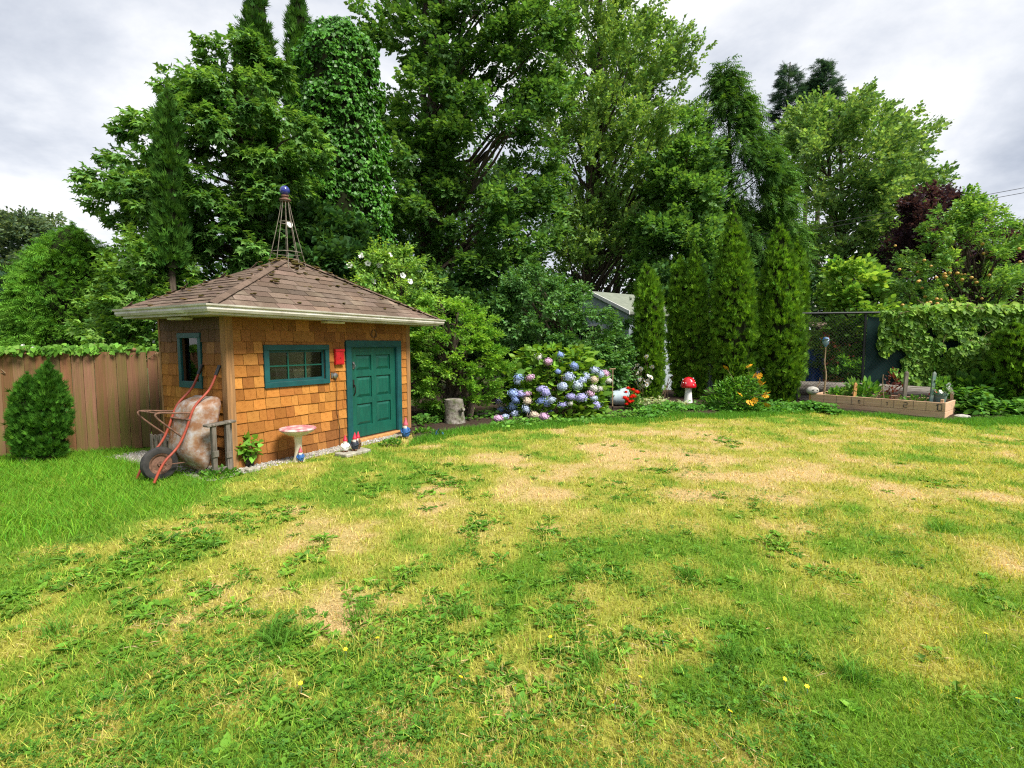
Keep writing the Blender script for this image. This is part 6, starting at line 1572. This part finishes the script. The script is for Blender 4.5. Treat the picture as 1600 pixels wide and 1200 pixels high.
# ================================================================== NEIGHBOURS
hd = 17.0
pk = at(925, 455, hd); hw_ = 1.82; L_h = 6.0; hz = pk[2]
ez = at(987, 486, hd - .82 * hw_)[2]
nh = thing('neighbour_house', 'low grey blue house with pale green grey roof behind the shrubs', 'house', (pk[0], hd, 0), R(-55))
G().add([(-hw_+.15,0,0),(hw_-.15,0,0),(hw_-.15,0,ez-.02),(0,0,hz-.16),(-hw_+.15,0,ez-.02),(-hw_+.15,L_h,0),(hw_-.15,L_h,0),(hw_-.15,L_h,ez-.02),(0,L_h,hz-.16),(-hw_+.15,L_h,ez-.02)], [(4,3,2,1,0),(5,6,7,8,9),(0,1,6,5),(1,2,7,6),(0,5,9,4)]).build('wall', M['siding'], nh)
for sx in (-1, 1):
    G().add([(0,-.12,hz),(sx*hw_,-.12,ez-.02),(sx*hw_,L_h+.2,ez-.02),(0,L_h+.2,hz),(0,-.12,hz-.08),(sx*hw_,-.12,ez-.10),(sx*hw_,L_h+.2,ez-.10),(0,L_h+.2,hz-.08)], [(0,1,2,3),(4,7,6,5),(0,4,5,1),(1,5,6,2),(2,6,7,3)]).build('roof', M['farroof'], nh)
    G().add([(0,-.16,hz+.025),(sx*hw_,-.16,ez+.005),(sx*hw_,-.125,ez+.005),(0,-.125,hz+.025),(0,-.16,hz-.09),(sx*hw_,-.16,ez-.11),(sx*hw_,-.125,ez-.11),(0,-.125,hz-.09)], [(0,1,2,3),(4,7,6,5),(0,4,5,1),(1,5,6,2),(2,6,7,3)]).build('barge_board', M['trimwhite'], nh)
wn_ = G().box((-.55, -.04, ez - 1.3), (.55, -.001, ez - .35)).build('window', M['trimwhite'], nh); G().box((-.48, -.05, ez - 1.23), (.48, -.041, ez - .42)).build('pane', M['darkpaint'], wn_)
p0, p1 = at(1258, 462, 22), at(1273, 492, 22)
ga = thing('garage', 'grey garage roof edge showing beside the slender cypress', 'garage', (p0[0] - 2.0, 22, 0), 0)
G().add([(-1.9,0,0),(2.2,0,0),(2.2,0,p1[2]-.1),(2.0,0,p0[2]-.1),(-1.9,0,p0[2]-.1),(-1.9,5,0),(2.2,5,0),(2.2,5,p1[2]-.1),(2.0,5,p0[2]-.1),(-1.9,5,p0[2]-.1)], [(4,3,2,1,0),(5,6,7,8,9),(1,6,7,2),(0,5,6,1)]).build('wall', M['siding'], ga)
G().add([(-2,-.2,p0[2]),(2.0,-.2,p0[2]),(p1[0]-p0[0]+2.1,-.2,p1[2]),(p1[0]-p0[0]+2.1,5.2,p1[2]),(2.0,5.2,p0[2]),(-2,5.2,p0[2])], [(0,1,4,5),(1,2,3,4)]).build('roof', M['farroof'], ga)
G().tube([(2.0,-.22,p0[2]),(p1[0]-p0[0]+2.1,-.22,p1[2])], .05, 4).build('barge_board', M['trimwhite'], ga)
q0 = at(1583, 412, 24)
rh = thing('red_trim_house', 'corner of a house with brown roof and red wooden trim at the plum', 'house', (q0[0], 24, 0), 0)
e1 = at(1590, 436, 24)[2]
G().box((.3, 0, 0), (6, 5, e1 - .1)).build('wall', M['siding'], rh)
G().add([(-.2,-.4,e1+.25),(6.4,-.4,e1+.25),(6.4,5.4,e1+.25),(-.2,5.4,e1+.25),(2.5,2.4,e1+1.6),(4.5,2.4,e1+1.6)], [(3,2,1,0),(0,1,5,4),(1,2,5),(2,3,4,5),(3,0,4)]).build('roof', M['roof'], rh)
G().box((-.15, -.38, e1 - .02), (6.3, -.30, e1 + .25)).build('fascia', M['redwall'], rh)
for xx_ in (.1, 1.6, 3.2): G().box((xx_, -.3, 0), (xx_ + .16, -.14, e1 - .02)).build('post', M['redwall'], rh)
# red board shed wall and bin glimpsed through the chain link
r0_ = at(1282, 512, 17.2); r1_ = at(1362, 575, 17.2)
rs_ = thing('red_shed', 'weathered red board shed glimpsed behind the chain link', 'shed', (r0_[0], 17.2, 0), 0)
wq = r1_[0] - r0_[0]; hq = r0_[2]
for i in range(9): G().box((wq * i / 9 + .01, 0, 0), (wq * (i + 1) / 9 - .01, .04, hq)).build('board', M['redwall'], rs_)
G().box((0, .041, 0), (wq, 1.2, hq - .05)).build('wall', M['redwall'], rs_); G().add([(-.1,-.12,hq+.02),(wq+.1,-.12,hq+.02),(wq+.1,1.4,hq+.25),(-.1,1.4,hq+.25),(-.1,-.12,hq-.04),(wq+.1,-.12,hq-.04),(wq+.1,1.4,hq+.19),(-.1,1.4,hq+.19)], box_vf((0,0,0),(1,1,1))[1]).build('roof', M['roof'], rs_)
b0_ = at(1270, 570, 15.9); bn = thing('blue_barrel', 'blue plastic barrel behind the chain link beside the cypress', 'barrel', (b0_[0], 15.9, 0), 0)
bh_ = at(1270, 548, 15.9)[2]
G().lathe([(.26, 0), (.29, .05), (.30, bh_ * .3), (.315, bh_ * .33), (.30, bh_ * .36), (.30, bh_ * .66), (.315, bh_ * .69), (.30, bh_ * .72), (.28, bh_ - .03), (.25, bh_)], 24).build('body', M['blueplastic'], bn, smooth=True)
G().lathe([(.265, bh_ - .01), (.265, bh_ + .03), (.22, bh_ + .045), (0, bh_ + .045)], 24).build('lid', M['blueplastic'], bn, smooth=True)
# overhead cables
for k_, (ya, yb_, yc) in enumerate(((293, 366, 384), (301, 372, 390))):
    a = at(1720, ya - 22, 19); b = at(1165, yb_, 24); c_ = at(1000, yc + 12, 25.5)
    t = thing('overhead_cable', ['upper thin black overhead cable crossing behind the cypress tips', 'lower thin black overhead cable crossing behind the cypress tips'][k_], 'cable', a)
    pts = []
    for i in range(25):
        s_ = i / 24; p = a * (1 - s_) + c_ * s_; pb = (b - (a * .17 + c_ * .83)); p = p + np.array([0, 0, -.10 * math.sin(math.pi * s_)]); pts.append(p - a)
    G().tube(pts, .011, 5).build('strand', M['wire'], t, smooth=True)
